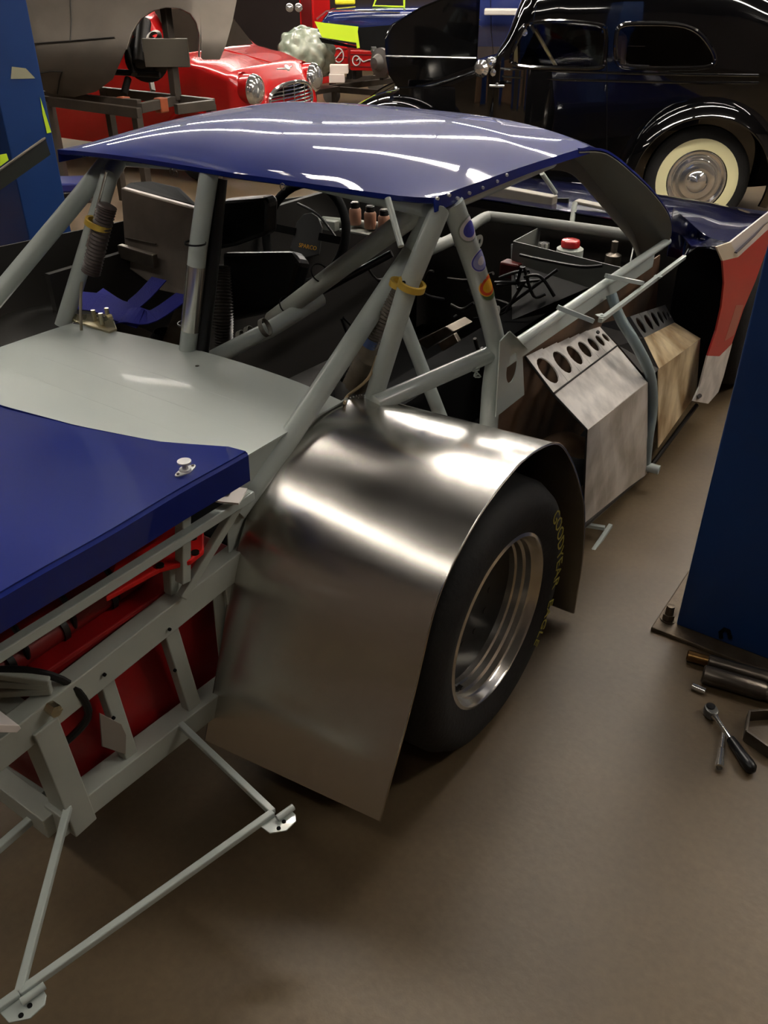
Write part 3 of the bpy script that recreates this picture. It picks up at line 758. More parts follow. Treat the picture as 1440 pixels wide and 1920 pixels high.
# assorted dark hardware in the cabin floor
rnd = random.Random(3)
for i in range(26):
    px = rnd.uniform(560, 900); py = rnd.uniform(450, 720)
    p = A(px, py, Y=rnd.uniform(2.3, 3.0)); q = p + Vector((rnd.uniform(-.25, .25), rnd.uniform(-.2, .2), rnd.uniform(-.12, .12)))
    if p.z < .16 or q.z < .16: continue
    ct('cable', smoothpath([p, p.lerp(q, .5) + Vector((0, 0, rnd.uniform(-.05, .03))), q], 4), rnd.uniform(.003, .008), rnd.choice([M_black, M_blackpl, M_dksteel]), n=7)
MB().prism([A(780, 640, Y=2.4), A(835, 612, Y=2.4), A(850, 622, Y=2.4), A(800, 655, Y=2.4)], (.02, .1, .01)).build('foot_pedal', M_steel, car, bevel=.004)
MB().bar(A(828, 650, Y=2.2), A(858, 632, Y=2.2), .02, .03).build('pedal_box', M_steel, car, bevel=.003)
MB().prism([A(535, 718, Z=.45), A(640, 668, Z=.45), A(660, 690, Z=.45), A(560, 740, Z=.45)], (0, 0, .01)).build('pan_ribbed', M_dksteel, car)
# electrics under the tank
for (px, py, w, h) in ((1000, 540, .12, .1), (960, 505, .08, .06)):
    MB().box(A(px, py, Y=2.9), (w, .06, h)).build('ignition_box', mat('ignition_red', (84, 26, 24), .45), car, bevel=.008)
for k in range(9):
    a = A(rnd.uniform(900, 1000), rnd.uniform(500, 610), Y=2.75); b = A(rnd.uniform(960, 1060), rnd.uniform(500, 560), Y=2.8)
    ct('ignition_cable', smoothpath([a, a.lerp(b, .5) + Vector((0, 0, rnd.uniform(-.06, .06))), b], 5), .006, M_blackpl, n=7)
# header tank tray
tp = [A(962, 452, Z=.73), A(1012, 425, Z=.73), A(1190, 445, Z=.73), A(1178, 505, Z=.73)]
for a, b in ((0, 1), (0, 3), (3, 2)):
    MB().prism([tp[a], tp[b], tp[b] - Vector((0, 0, .1)), tp[a] - Vector((0, 0, .1))], (0, .004, 0) if (a, b) == (0, 3) else (.004, 0, 0)).build('tray_side', M_traydk, car)
MB().prism([p - Vector((0, 0, .1)) for p in tp], (0, 0, .004)).build('tray_base', M_dksteel, car)
MB().lathe(A(1069, 466, Z=.70), (0, 0, 1), [(-.05, .05), (.0, .05), (.012, .03), (.02, .03)], 24).build('filler_tank', M_greymatte, car, smooth=True)
MB().lathe(A(1069, 462, Z=.71), (0, 0, 1), [(0, .035), (.018, .036), (.024, .032), (.026, 1e-4)], 12).build('red_filler_cap', M_red, car, smooth=True)
MB().lathe(A(1150, 478, Z=.68), (0, 0, 1), [(-.05, .03), (.0, .03), (.01, .012), (.05, .012), (.055, 1e-4)], 16).build('oil_filler', M_steel, car, smooth=True)
MB().lathe(A(1020, 455, Z=.70), (0, 0, 1), [(-.03, .022), (.0, .022), (.004, 1e-4)], 16).build('chrome_cap', M_chrome, car, smooth=True)
MB().prism([A(958, 458, Z=.70), A(1178, 508, Z=.70), A(1165, 560, Z=.55), A(960, 600, Z=.5)], (0, .01, 0)).build('scuttle_plate', mat('bulkhead_dark2', (30, 29, 27), .6), car)
ct('scuttle_cable', smoothpath([A(975, 478, Y=2.8), A(1030, 490, Y=2.8), A(1090, 500, Y=2.8), A(1130, 498, Y=2.8)], 4), .006, M_blackpl, n=7)
# small knotted cable tie under the waist bar
kp = [A(880 + rnd.uniform(0, 24), 682 + rnd.uniform(0, 26), X=-.93) for _ in range(12)]
ct('zip_tie_bundle', smoothpath(kp, 3), .0022, M_grey, n=5)

# stickers wrapped on the door pillar
def sticker(px, py, r, rings, lab):
    rd = (A(px, py, D=1600) - _C).normalized()
    cand = [DP[i].lerp(DP[i + 1], t / 6) for i in range(len(DP) - 1) for t in range(6)]
    c = min(cand, key=lambda p: ((p - _C) - rd * (p - _C).dot(rd)).length)
    ax = (A(862, 420, X=-.94) - A(893, 510, X=-.925)).normalized()
    Rr = .0256; nrm0 = (_C - c); nrm0 = (nrm0 - ax * nrm0.dot(ax)).normalized(); side = ax.cross(nrm0)
    # the roundels sit on the front half of the tube
    ang0 = .75; par = None
    for i, (rr, m) in enumerate(rings):
        rows__ = []; R2 = Rr + .0004 * i; vs = []
        k = 32; vs.append((0, 0))
        ring_ = [(rr * math.cos(2 * PI * j / k), rr * math.sin(2 * PI * j / k)) for j in range(k)]
        mid = [(x * .5, y * .5) for x, y in ring_]
        allp = [(0, 0)] + mid + ring_
        def W(s, t): a = ang0 + s / Rr; return c + ax * t + (nrm0 * math.cos(a) + side * math.sin(a)) * R2
        V = [W(s, t) for s, t in allp]
        F_ = [(0, 1 + j, 1 + (j + 1) % k) for j in range(k)] + [(1 + j, 1 + k + j, 1 + k + (j + 1) % k, 1 + (j + 1) % k) for j in range(k)]
        o = MB().add(V, F_).build('sticker' if par is None else 'sticker_print', m, car if par is None else par)
        if par is None: par = o; o['label'] = lab
    return
sticker(866, 425, .03, [(.03, M_stickers), (.026, M_stickerw), (.018, M_stickerb)], 'worn pale round sticker on the pillar')
sticker(886, 486, .025, [(.026, M_stickerw), (.0245, M_stickerb), (.021, M_stickerl), (.010, M_stickerw)], 'blue and white round sticker')
sticker(902, 541, .02, [(.026, M_stickers), (.023, M_stickerg)], 'grey green round sticker')
sticker(899, 530, .025, [(.0262, M_stickery), (.0235, M_stickero), (.0165, M_stickery)], 'orange and yellow round sticker')

# --- front bodywork
hood = []
for j in range(13):
    row = []
    for i in range(21):
        u = -1 + 2 * i / 20; Y = 3.22 + j / 12 * 1.55
        hw = .79 - .03 * j / 12
        row.append(Vector((XC + u * hw, Y + (-.10 if abs(u) > .75 and j == 0 else 0), .757 + .03 * (1 - abs(u) ** 3) - .015 * math.exp(-((abs(u) - .8) / .12) ** 2) + .03 * abs(u) ** 6 * math.exp(-((Y - 3.62) / .3) ** 2) - .10 * max(0, Y - 3.5) - .14 * max(0, Y - 3.9))))
    hood.append(row)
M_hood = mat('hood_blue_gloss', (16, 20, 58), 0.13, coat=1.0, bump=.5, bscale=4)
hd_ = MB().grid(hood).build('hood', M_hood, car, smooth=True, solid=.004)
# fender corner round the screen base
cr = [[A(1262, 388, X=-.93), A(1300, 422, X=-.88), A(1335, 448, X=-.80), A(1372, 456, X=-.70)],
      [A(1256, 436, X=-.94), A(1280, 446, X=-.91), A(1310, 456, X=-.85), A(1345, 464, X=-.70)],
      [A(1250, 480, X=-.94), A(1272, 484, X=-.91), A(1292, 476, X=-.87), A(1308, 464, X=-.82)]]
MB().grid([smoothpath(r, 3) for r in cr]).build('fender_corner', M_bluedk, car, smooth=True, solid=.003)
MB().prism([A(1232, 470, Y=3.3), A(1345, 466, Y=3.3), A(1360, 500, Y=3.3), A(1360, 560, Y=3.3), A(1335, 655, Y=3.3), A(1320, 700, Y=3.3), A(1235, 600, Y=3.3), A(1225, 520, Y=3.3)], (0, .006, 0)).build('fender_liner', M_black, car)
FXs = -.70
top_ = [A(1372, 456, X=FXs), A(1440, 400, X=FXs), A(1500, 355, X=FXs)]
def fpoly(pts, m, nm, dx=0, th=.006): return MB().prism([A(x, y, X=FXs) + Vector((dx, 0, 0)) for x, y in pts], (-th, 0, 0)).build(nm, m, car)
fpoly([(1370, 454), (1436, 402), (1500, 352), (1506, 385), (1438, 432), (1384, 482)], M_white, 'white_stripe')
fpoly([(1370, 454), (1384, 482), (1355, 489), (1344, 463)], mat('cream_paint', (190, 178, 156), .4), 'stripe_end')
fpoly([(1355, 489), (1384, 482), (1438, 432), (1500, 387), (1437, 470), (1417, 526), (1394, 580), (1378, 628), (1372, 645), (1349, 668), (1327, 667), (1343, 620), (1353, 575), (1358, 530)], M_redp, 'red_side_panel')
fpoly([(1380, 572), (1394, 572), (1376, 628), (1358, 640)], mat('pinkish_red_patch', (150, 82, 70), .4), 'pinkish_patch', .0008, .001)  # thin pinkish patch over the red side panel
fpoly([(1327, 667), (1349, 668), (1373, 644), (1357, 705), (1347, 735), (1328, 757), (1300, 752), (1312, 725)], mat('scuffed_white', (206, 200, 192), .4, noise=.3, nscale=14), 'white_lower_panel')
ct('skirt_tube', [A(1305, 748, X=-.72), A(1312, 742, X=-.69)], .008, M_steel, n=10)
MB().box((-1.48, 4.70, .36), (1.45, .3, .36)).build('nose', M_bluedk, car, bevel=.08)

# ================================================================ rear frame (right side) and fuel cell
Xf = -1.09
def bx(name, a, b, w, h, m=None, up=(0, 0, 1), **k): return MB().bar(a, b, w, h, up).build(name, m or M_greymatte, car, bevel=.0025, **k)
bx('upper_rail', Vector((Xf, .36, .495)), Vector((Xf, 1.06, .543)), .04, .062)
bx('lower_rail', Vector((Xf + .0, .49, .255)), Vector((Xf, 1.02, .225)), .05, .055)
bx('corner_post', Vector((Xf + .005, .53, .215)), Vector((Xf, .515, .50)), .055, .05, up=(0, 1, 0))
bx('frame_post', Vector((Xf, .672, .25)), Vector((Xf, .655, .50)), .024, .03, up=(0, 1, 0))
bx('frame_post', Vector((Xf, .845, .24)), Vector((Xf, .815, .51)), .024, .035, up=(0, 1, 0))
bx('frame_post', Vector((Xf, 1.0, .24)), Vector((Xf, .985, .52)), .03, .04, up=(0, 1, 0))
bx('top_rail', Vector((-1.042, .36, .712)), Vector((-1.042, 1.035, .712)), .02, .02, M_grey)
bx('rail_stay', A(343, 1090, X=-1.06), A(343, 965, X=-1.06), .022, .022, up=(0, 1, 0))
bx('rail_stay', A(340, 1120, X=-1.065), A(448, 942, X=-1.05), .018, .018)
bx('rail_stay', A(322, 1110, X=-1.10), A(317, 1040, X=-1.10), .022, .022, up=(0, 1, 0))
bx('rear_cross_rail', Vector((Xf, .50, .50)), Vector((-1.9, .50, .50)), .04, .055)
bx('rear_cross_rail', Vector((Xf, .49, .25)), Vector((-1.9, .49, .25)), .04, .05)
for dz in (.0, -.035, .03):
    bx('rear_stay', A(95, 1285, X=-1.08) + Vector((0, 0, dz * .3)), Vector((-1.32, .36, .60 + dz * 1.6)), .014, .014)
lug(A(422, 926, Z=.735), (-.75, -.35, 0), (-.35, .75, 0), .028, .004, M_white, name='lid_pin_tab')
bx('lid_pin_flat', A(428, 926, Z=.722), A(455, 935, Z=.722), .05, .004)
# cell
MB().box((-1.34, .78, .385), (.42, .50, .33)).build('fuel_cell', M_redmat, car, bevel=.012, label='red fuel cell box inside the rear frame')
MB().box((-1.31, .79, .558), (.40, .47, .012)).build('cell_lid', M_redmat, car, bevel=.003)
p0 = A(330, 985, Z=.63)
MB().prism([A(225, 1042, Z=.64), A(322, 983, Z=.64), A(345, 990, Z=.64), A(383, 1005, Z=.64), A(383, 1040, Z=.64), A(358, 1060, Z=.64), A(300, 1075, Z=.64), A(200, 1130, Z=.64)], (0, 0, .012)).build('filler_plate', mat('bright_red_plate', (222, 30, 28), .4), car, bevel=.003)
for q in ((362, 1008), (366, 1036), (300, 1060)):
    MB().disc(A(*q, Z=.654), (0, 0, 1), .008, .004, 14).build('plate_bolt', M_dksteel, car)
for yy in (.56, .66, .76):
    MB().tube([Vector((-1.2 + .055 * math.cos(a), yy, .60 + .055 * math.sin(a))) for a in [PI * k / 8 - .4 for k in range(10)]], .006, 8).build('hose_loop', M_blackpl, car, smooth=True)
ct('vent_hose', [(-1.17, .45, .575), (-1.17, .84, .59)], .026, mat('red_tube_dk', (120, 18, 18), .5))
for yy in (.53, .64, .75): MB().lathe((-1.17, yy, .582), (0, 1, 0), [(-.006, .0265), (-.006, .030), (.006, .030), (.006, .0265)], 20).build('hose_clamp', M_blackpl, car, smooth=True)
ct('fuel_line', smoothpath([(-1.25, .40, .56), (-1.15, .50, .595), (-1.085, .575, .55), (-1.07, .60, .46), (-1.1, .57, .40), (-1.12, .52, .38)], 5), .0075, M_blackpl, n=8)
MB().disc(A(100, 1330, X=-1.06), (1, 0, 0), .012, .02, 6).build('drain_fitting', M_brass, car)
# thin folded plate on the second post
MB().prism([A(187, 1337, X=-1.062), A(228, 1358, X=-1.062), A(237, 1378, X=-1.062), A(236, 1415, X=-1.062), A(226, 1412, X=-1.062), A(192, 1400, X=-1.062)], (-.003, 0, 0)).build('bracket_plate', mat('plate_grey_warm', (128, 120, 110), .5), car, bevel=.001)
for q in ((213, 1346), (196, 1265), (318, 1180), (328, 1257), (218, 1390), (225, 1400)):
    MB().disc(A(*q, X=-1.066), (1, 0, 0), .0035, .004, 10).build('bolt_hole', M_black, car)
MB().prism([(-1.085, .94, .52), (-1.085, 1.06, .52), (-1.085, 1.0, .24), (-1.085, .93, .22)], (-.003, 0, 0)).build('side_closing_plate', M_greymatte, car)
# blade at the left edge (tail of the spoiler support)
MB().prism([A(-30, 1358, X=-1.0), A(36, 1360, X=-1.0), A(40, 1366, X=-1.0), A(32, 1374, X=-1.0), A(-30, 1374, X=-1.0)], (-.05, 0, .004)).build('white_blade', M_white, car, bevel=.001)

# --- nerf bars low at the rear
c0 = A(512, 1524, Z=.25); c1 = A(36, 1862, Z=.25); r0_ = A(338, 1358, Z=.26); r1_ = A(134, 1490, X=-1.08)
bx('bumper_bar', c0, c1, .014, .014, M_grey); bx('bumper_bar', r0_, c0, .014, .014, M_grey); bx('bumper_bar', r1_, c1, .014, .014, M_grey)
bx('bumper_bar', A(95, 1505, Z=.24), A(-40, 1622, Z=.24), .016, .016, M_grey)
bx('bumper_bar', A(80, 1492, Z=.26), A(-60, 1400, Z=.26), .018, .018, M_greymatte)
bx('bumper_bar', c1, c1 + (c1 - c0).normalized() * .12, .014, .014, M_grey)
def bump_bracket(c, d):
    d = d.normalized(); s = Vector((0, 0, 1)).cross(d)
    if s.dot(_rt) < 0: s = -s
    P_ = [(-.034, .006), (.03, .006), (.03, .03), (.022, .042), (-.004, .046), (-.03, .03)]
    MB().prism([c + d * a + s * b + Vector((0, 0, -.006)) for a, b in P_], (0, 0, .003)).build('bumper_bracket', M_grey, car, bevel=.0008)
    MB().lathe(c + d * .026 + s * .018 + Vector((0, 0, .004)), d, [(-.03, .0065), (.008, .0065), (.008, .0045), (-.03, .0045)], 16).build('bracket_sleeve', M_grey, car, smooth=True)
    for a, b in ((.004, .028), (-.012, .033)): MB().disc(c + d * a + s * b + Vector((0, 0, -.0025)), (0, 0, 1), .004, .002, 12).build('bracket_hole', M_black, car)
bump_bracket(c0, c0 - c1); bump_bracket(c1, c0 - c1)
# ================================================================ lift posts
def post(x0, x1, y0, y1, label, name='lift_post'):
    t = thing(name, label, 'lift post', ((x0 + x1) / 2, (y0 + y1) / 2, 0), None)
    MB().box(((x0 + x1) / 2, (y0 + y1) / 2, 1.75), (x1 - x0, y1 - y0, 3.47)).build('column', M_lift, t, bevel=.004)
    MB().box(((x0 + x1) / 2, (y0 + y1) / 2, .007), (x1 - x0 + .11, y1 - y0 + .10, .014)).build('base_plate', M_dirtst, t, bevel=.004)
    for sx, sy in ((-1, -1), (1, -1), (-1, 1), (1, 1)):
        c = Vector(((x0 + x1) / 2 + sx * ((x1 - x0) / 2 + .027), (y0 + y1) / 2 + sy * ((y1 - y0) / 2 - .01), .014))
        b = MB().lathe(c, (0, 0, 1), [(0, .022), (.003, .022), (.003, .013), (.05, .011), (.052, 1e-4)], 16).build('anchor_bolt', M_dirtst, t, smooth=True)
        MB().disc(c + Vector((0, 0, .014)), (0, 0, 1), .018, .016, 6).build('nut', M_dirtst, b)
    return t
M_dirtst = mat('dirty_base_steel', (104, 90, 72), .5, metal=.4, noise=.35, nscale=18, bump=.2)
rp = post(-.386, -.06, 2.01, 2.30, 'blue steel lift post at the right edge, bolted to the floor')
MB().tube([A(1352, 1196, Y=2.004), A(1351, 1186, Y=2.004), A(1358, 1180, Y=2.004), A(1366, 1183, Y=2.004), A(1369, 1196, Y=2.004)], .006, 8).build('cable_hole', M_black, rp, smooth=True)
lp = post(-3.26, -2.965, 1.916, 2.105, 'blue steel lift post at the left edge behind the race car')
mk = A(40, 138, X=-2.962)
MB().prism([A(22, 125, X=-2.964), A(48, 128, X=-2.964), A(66, 147, X=-2.964), A(20, 148, X=-2.964)], (.001, 0, 0)).build('peeling_tape', mat('beige_tape', (150, 146, 120), .6), lp)
MB().prism([A(75, 182, X=-2.964), A(96, 248, X=-2.964), A(88, 250, X=-2.964), A(80, 215, X=-2.964)], (.001, 0, 0)).build('neon_tape_strip', M_neon, lp)
MB().prism([A(0, 290, X=-2.964), A(12, 288, X=-2.964), A(16, 300, X=-2.964), A(0, 312, X=-2.964)], (.001, 0, 0)).build('neon_tape_strip', M_neon, lp)
# red and tan store by the left post
MB().box((0, 0, 0), (.01, .01, .01)) 
cb = A(8, 462, X=-3.0)
t = MB().box((-3.45, 1.62, .36), (.4, .34, .72)).build('cardboard_box', mat('cardboard', (158, 120, 86), .8, noise=.15), bevel=.006)
tag(t, 'tan cardboard box standing at the left edge behind the race car', 'box')

# ================================================================ floor tools
def top(name, label, cat, loc): return thing(name, label, cat, loc)
b0 = A(1288, 1228, Z=.02); b1 = A(1470, 1280, Z=.02); d = (b1 - b0).normalized()
t = top('steel_shaft', 'stepped steel bar with a brassy end lying against the lift base', 'steel bar', b0.lerp(b1, .5) * 1.0)
MB().lathe(b0, d, [(0, 1e-4), (0, .013), (.003, .016), (.055, .016)], 20).build('brassy_end', mat('brassy_steel', (122, 92, 52), .3, metal=.9), t, smooth=True)
MB().lathe(b0, d, [(.055, .0165), (.058, .019), ((b1 - b0).length, .019), ((b1 - b0).length, 1e-4)], 24).build('shaft', M_steel, t, smooth=True)
c0_ = A(1320, 1258, Z=.027) + Vector((0, -.012, 0)); c1_ = c0_ + d * .24
t = top('steel_roller', 'thick dark steel bar lying in front of the stepped bar', 'steel bar', c0_.lerp(c1_, .5))
MB().lathe(c0_, d, [(0, 1e-4), (0, .021), (.004, .025), (.150, .025), (.154, .022), (.162, .022), (.166, .025), (.238, .025), (.24, 1e-4)], 28).build('roller', M_steel, t, smooth=True)
MB().lathe(c0_, d, [(.24, .018), (.275, .018), (.278, 1e-4)], 20).build('roller_end', mat('brassy_steel', (122, 92, 52), .3, metal=.9), t, smooth=True)
s0 = A(1298, 1286, Z=.009); s1_ = A(1319, 1295, Z=.009); ds = (s1_ - s0).normalized()
t = MB().lathe(s0, ds, [(.012, 1e-4), (0, .006), (0, .0088), (.02, .0092), (.034, .0088), (.034, .005), (.026, 1e-4)], 18).build('socket', M_chrome, smooth=True)
tag(t, 'short chrome socket lying alone on the floor below the lift base', 'socket')
h0 = A(1331, 1330, Z=.016); h1 = A(1412, 1446, Z=.016); dr_ = (h1 - h0).normalized(); Lr = (h1 - h0).length
t = top('ratchet', 'chrome ratchet with a black plastic handle lying on the floor', 'ratchet', h0.lerp(h1, .5))
side_ = dr_.cross(Vector((0, 0, 1)))
hp = []
for k in range(24):
    a = 2 * PI * k / 24; hp.append(h0 + dr_ * (.021 * math.cos(a) + .006) + side_ * .0165 * math.sin(a) - Vector((0, 0, .014)))
MB().prism(hp, (0, 0, .024)).build('ratchet_head', M_alugrey, t, bevel=.004)
MB().disc(h0 + Vector((0, 0, .011)), (0, 0, 1), .011, .004, 20).build('selector', M_blackpl, t)
MB().lathe(h0, dr_, [(.02, .010), (.04, .0065), (Lr * .52, .006)], 14).build('shank', M_chrome, t, smooth=True)
MB().lathe(h0, dr_, [(Lr * .50, 1e-4), (Lr * .50, .0105), (Lr * .55, .011), (Lr * .62, .0125), (Lr * .72, .0125), (Lr * .88, .0155), (Lr * .96, .0145), (Lr, .008), (Lr + .003, 1e-4)], 20).build('grip', M_blackpl, t, smooth=True)
w0 = A(1356, 1378, Z=.009); w1 = A(1349, 1436, Z=.012); dw = (w1 - w0).normalized(); Lw = (w1 - w0).length
t = top('spark_plug_socket', 'short chrome extension with a socket end, lying under the ratchet', 'socket', w0.lerp(w1, .5))
MB().lathe(w0, dw, [(-.02, 1e-4), (-.02, .0052), (Lw * .5, .0052)], 14).build('extension', M_chrome, t, smooth=True)
MB().lathe(w0, dw, [(Lw * .45, .006), (Lw * .5, .0078), (Lw * .8, .0085), (Lw * .9, .0105), (Lw + .006, .011), (Lw + .006, .0075), (Lw - .01, .0065), (Lw - .01, 1e-4)], 20).build('socket_end', M_chrome, t, smooth=True)
# hexagonal steel ring
hc_ = A(1454, 1366, Z=.034)
t = top('hexagonal_steel_ring', 'open hexagonal ring of flat steel at the right edge of the floor', 'steel ring', (hc_.x, hc_.y, 0))
ha = [math.radians(40 + 60 * k) for k in range(6)]
for k in range(6):
    a = hc_ + Vector((math.cos(ha[k]), math.sin(ha[k]), 0)) * .072; b = hc_ + Vector((math.cos(ha[(k + 1) % 6]), math.sin(ha[(k + 1) % 6]), 0)) * .072
    MB().bar(a - Vector((0, 0, .017)), b - Vector((0, 0, .017)), .006, .034).build('side_plate', M_steel, t, bevel=.0008)

# ================================================================ background vehicles
class Frame:
    def __init__(s, o, f, l): s.o = Vector(o); s.f = Vector(f).normalized(); s.l = Vector(l).normalized()
    def w(s, u, v, z): return s.o + s.f * u + s.l * v + Vector((0, 0, z))
    def side(s, px, py, v):
        """local (u, z) of a photo pixel on the vertical plane at lateral v"""
        d = A(px, py, D=1600) - _C; n = s.l; p0 = s.w(0, v, 0)
        t = (p0 - _C).dot(n) / d.dot(n); q = _C + d * t - s.o
        return (q.dot(s.f), q.z)
def lerp_st(st, u):
    for a, b in zip(st, st[1:]):
        if a[0] <= u <= b[0]:
            t = (u - a[0]) / (b[0] - a[0]); t2 = t * t * (3 - 2 * t) * .5 + t * .5
            return [x + (y - x) * t2 for x, y in zip(a[1:], b[1:])]
    return list(st[0][1:] if u < st[0][0] else st[-1][1:])
def sec(st, u, k, pw=.55):
    """k in -1..1 over the section; returns v, z.  station: (u, zb, zbelt, ztop, wb, wbelt)"""
    zb, zl, zt, wb, wl = lerp_st(st, u)[:5]
    a = abs(k); s = 1 if k >= 0 else -1
    if a > .55:
        t = (1 - a) / .45; return s * (wb + (wl - wb) * math.sin(t * PI / 2)), zb + (zl - zb) * t
    th = (1 - a / .55) * PI / 2
    return s * wl * max(0.0, math.cos(th)) ** pw, zl + (zt - zl) * math.sin(th) ** pw
def vat(st, u, z, pw=.55):
    zb, zl, zt, wb, wl = lerp_st(st, u)[:5]
    if z <= zl: return wb + (wl - wb) * math.sin(max(0, (z - zb) / (zl - zb)) * PI / 2)
    r = min(1, (z - zl) / max(1e-4, zt - zl)) ** (1 / pw); return wl * max(0, 1 - r * r) ** (pw / 2)
def inside(p, poly):
    r = False; j = len(poly) - 1
    for i in range(len(poly)):
        if (poly[i][1] > p[1]) != (poly[j][1] > p[1]) and p[0] < (poly[j][0] - poly[i][0]) * (p[1] - poly[i][1]) / (poly[j][1] - poly[i][1]) + poly[i][0]: r = not r
        j = i
    return r
def body(fr, st, m, par, wins=(), nu=60, nk=48, pw=.55, name='body_shell'):
    us = [st[0][0] + (st[-1][0] - st[0][0]) * i / nu for i in range(nu + 1)]
    V = []; 
    for u in us:
        for j in range(nk + 1):
            v, z = sec(st, u, -1 + 2 * j / nk, pw); V.append(fr.w(u, v, z))
    Fc = []
    for i in range(nu):
        for j in range(nk):
            uu = (us[i] + us[i + 1]) / 2; kk = -1 + 2 * (j + .5) / nk; v, z = sec(st, uu, kk, pw)
            if abs(kk) > .12 and any(inside((uu, z), w) for w in wins): continue
            Fc.append((i * (nk + 1) + j, i * (nk + 1) + j + 1, (i + 1) * (nk + 1) + j + 1, (i + 1) * (nk + 1) + j))
    Fc.append(tuple(range(nk + 1))); Fc.append(tuple(nu * (nk + 1) + j for j in range(nk, -1, -1)))
    return MB().add(V, Fc).build(name, m, par, smooth=True)
def window(fr, st, poly, par, sd, rim_m, glass_m, rim_r=.012, pw=.55):
    p = [fr.w(u, sd * (vat(st, u, z, pw) + .004), z) for u, z in smooth2(poly)]
    w = MB().add(p, [tuple(range(len(p)))]).build('side_window', glass_m, par)
    MB().tube(p, rim_r, 8, closed=True).build('window_rim', rim_m, w, smooth=True)
def smooth2(poly, n=3):
    N = len(poly); out = []
    for i in range(N):
        p0, p1, p2, p3 = [Vector((*poly[(i + k) % N], 0)) for k in (-1, 0, 1, 2)]
        for k in range(n):
            t = k / n; q = 0.5 * ((2 * p1) + (p2 - p0) * t + (2 * p0 - 5 * p1 + 4 * p2 - p3) * t * t + (3 * p1 - p0 - 3 * p2 + p3) * t ** 3)
            out.append((q.x, q.y))
    return out
def road_wheel(fr, u, v, R, W, par, sd, wall=None, cap=None, hub=None):
    c = fr.w(u, v, R); ax = fr.l * sd
    ty = MB().lathe(c, ax, [(-W / 2, R * .6), (-W / 2, R * .9), (-W * .35, R), (W * .35, R), (W * .48, R * .93), (W / 2, R * .80), (W / 2, R * .76)], 48).build('tyre', M_rubber, par, smooth=True)
    if wall: MB().lathe(c, ax, [(W / 2 + .0, R * .78), (W / 2 + .006, R * .7), (W / 2, R * .575)], 48).build('whitewall', wall, ty, smooth=True)
    else: MB().lathe(c, ax, [(W / 2, R * .78), (W / 2 - .004, R * .55)], 40).build('sidewall', M_rubber, ty, smooth=True)
    r = R * .56
    MB().lathe(c, ax, [(W / 2 - .01, r), (W / 2 - .025, r * .95), (W / 2 - .03, r * .86), (W / 2 - .012, r * .8), (W / 2 - .01, r * .72), (W / 2 - .02, r * .68), (W / 2 + .01, r * .6), (W / 2 + .02, r * .4), (W / 2 + .018, r * .36), (W / 2 + .035, r * .25), (W / 2 + .045, 1e-4)], 40).build('hub_cap', cap or M_chrome, ty, smooth=True)
    return ty
def fender(fr, u, R, v0, v1, par, m, sd, a0=-15, a1=195, flare=.03, name='fender', zc=None, tail=None):
    rows_ = []
    z0 = R * .95 if zc is None else zc
    for i in range(29):
        a = math.radians(a0 + (a1 - a0) * i / 28); row = []
        for j in range(11):
            t = j / 10; v = v0 + (v1 - v0) * t
            dr = flare + (R * .22) * (1 - t ** 2.6) ** .6 if False else 0
            rr = R * 1.14 + R * .30 * math.sqrt(max(0, 1 - t ** 2.2))
            uu = u + rr * math.cos(a) * 1.08; zz = z0 + rr * math.sin(a)
            row.append(fr.w(uu, sd * v, max(.1, zz)))
        rows_.append(row)
    f = MB().grid(rows_).build(name, m, par, smooth=True, solid=.004)
    MB().tube([r[-1] for r in rows_], .008, 6).build('fender_bead', m, f, smooth=True)
    return f

# --- black thirties saloon
hub = A(1305, 335, D=5.86)
fd = Vector((-.908, -.42, 0)).normalized(); ld = Vector((-fd.y, fd.x, 0))
if ld.dot(-hub) < 0: ld = -ld
SV = .70
SF = Frame(Vector((hub.x, hub.y, 0)) - ld * (SV - .02), fd, ld)
sed = thing('vintage_saloon', 'glossy black thirties saloon with whitewall tyres and its bonnet raised', 'car', SF.w(1.2, 0, 0))
sst = [(-.86, .42, .62, .64, .40, .44), (-.78, .36, .74, .92, .52, .58), (-.60, .32, .98, 1.22, .60, .64), (-.35, .30, 1.08, 1.46, .63, .67), (0, .28, 1.10, 1.60, .64, .68), (.5, .27, 1.10, 1.66, .65, .69), (1.0, .27, 1.09, 1.64, .65, .69), (1.19, .27, 1.08, 1.60, .64, .67), (1.26, .28, 1.07, 1.46, .62, .65), (1.40, .28, 1.05, 1.14, .58, .62), (1.46, .29, .98, 1.01, .54, .58), (2.0, .34, .80, .86, .42, .44), (2.14, .4, .66, .70, .30, .32), (2.2, .42, .52, .56, .26, .28)]
wf = [SF.side(x, y, SV - .02) for x, y in ((957, 108), (972, 124), (1050, 127), (1122, 127), (1134, 112), (1136, 60), (1120, 46), (1050, 40), (996, 44), (978, 62))]
wr = [SF.side(x, y, SV - .02) for x, y in ((1155, 108), (1170, 125), (1240, 128), (1322, 126), (1341, 112), (1330, 84), (1306, 58), (1270, 46), (1200, 44), (1164, 48), (1155, 70))]
body(SF, sst, M_blackgl, sed, (wf, wr), nu=150, nk=110)
for w in (wf, wr):
    for s in (1, -1): window(SF, sst, w, sed, s, M_blackgl, M_glassclr if s > 0 else M_glassdk, .014)  # far panes are opaque to keep the cabin dark
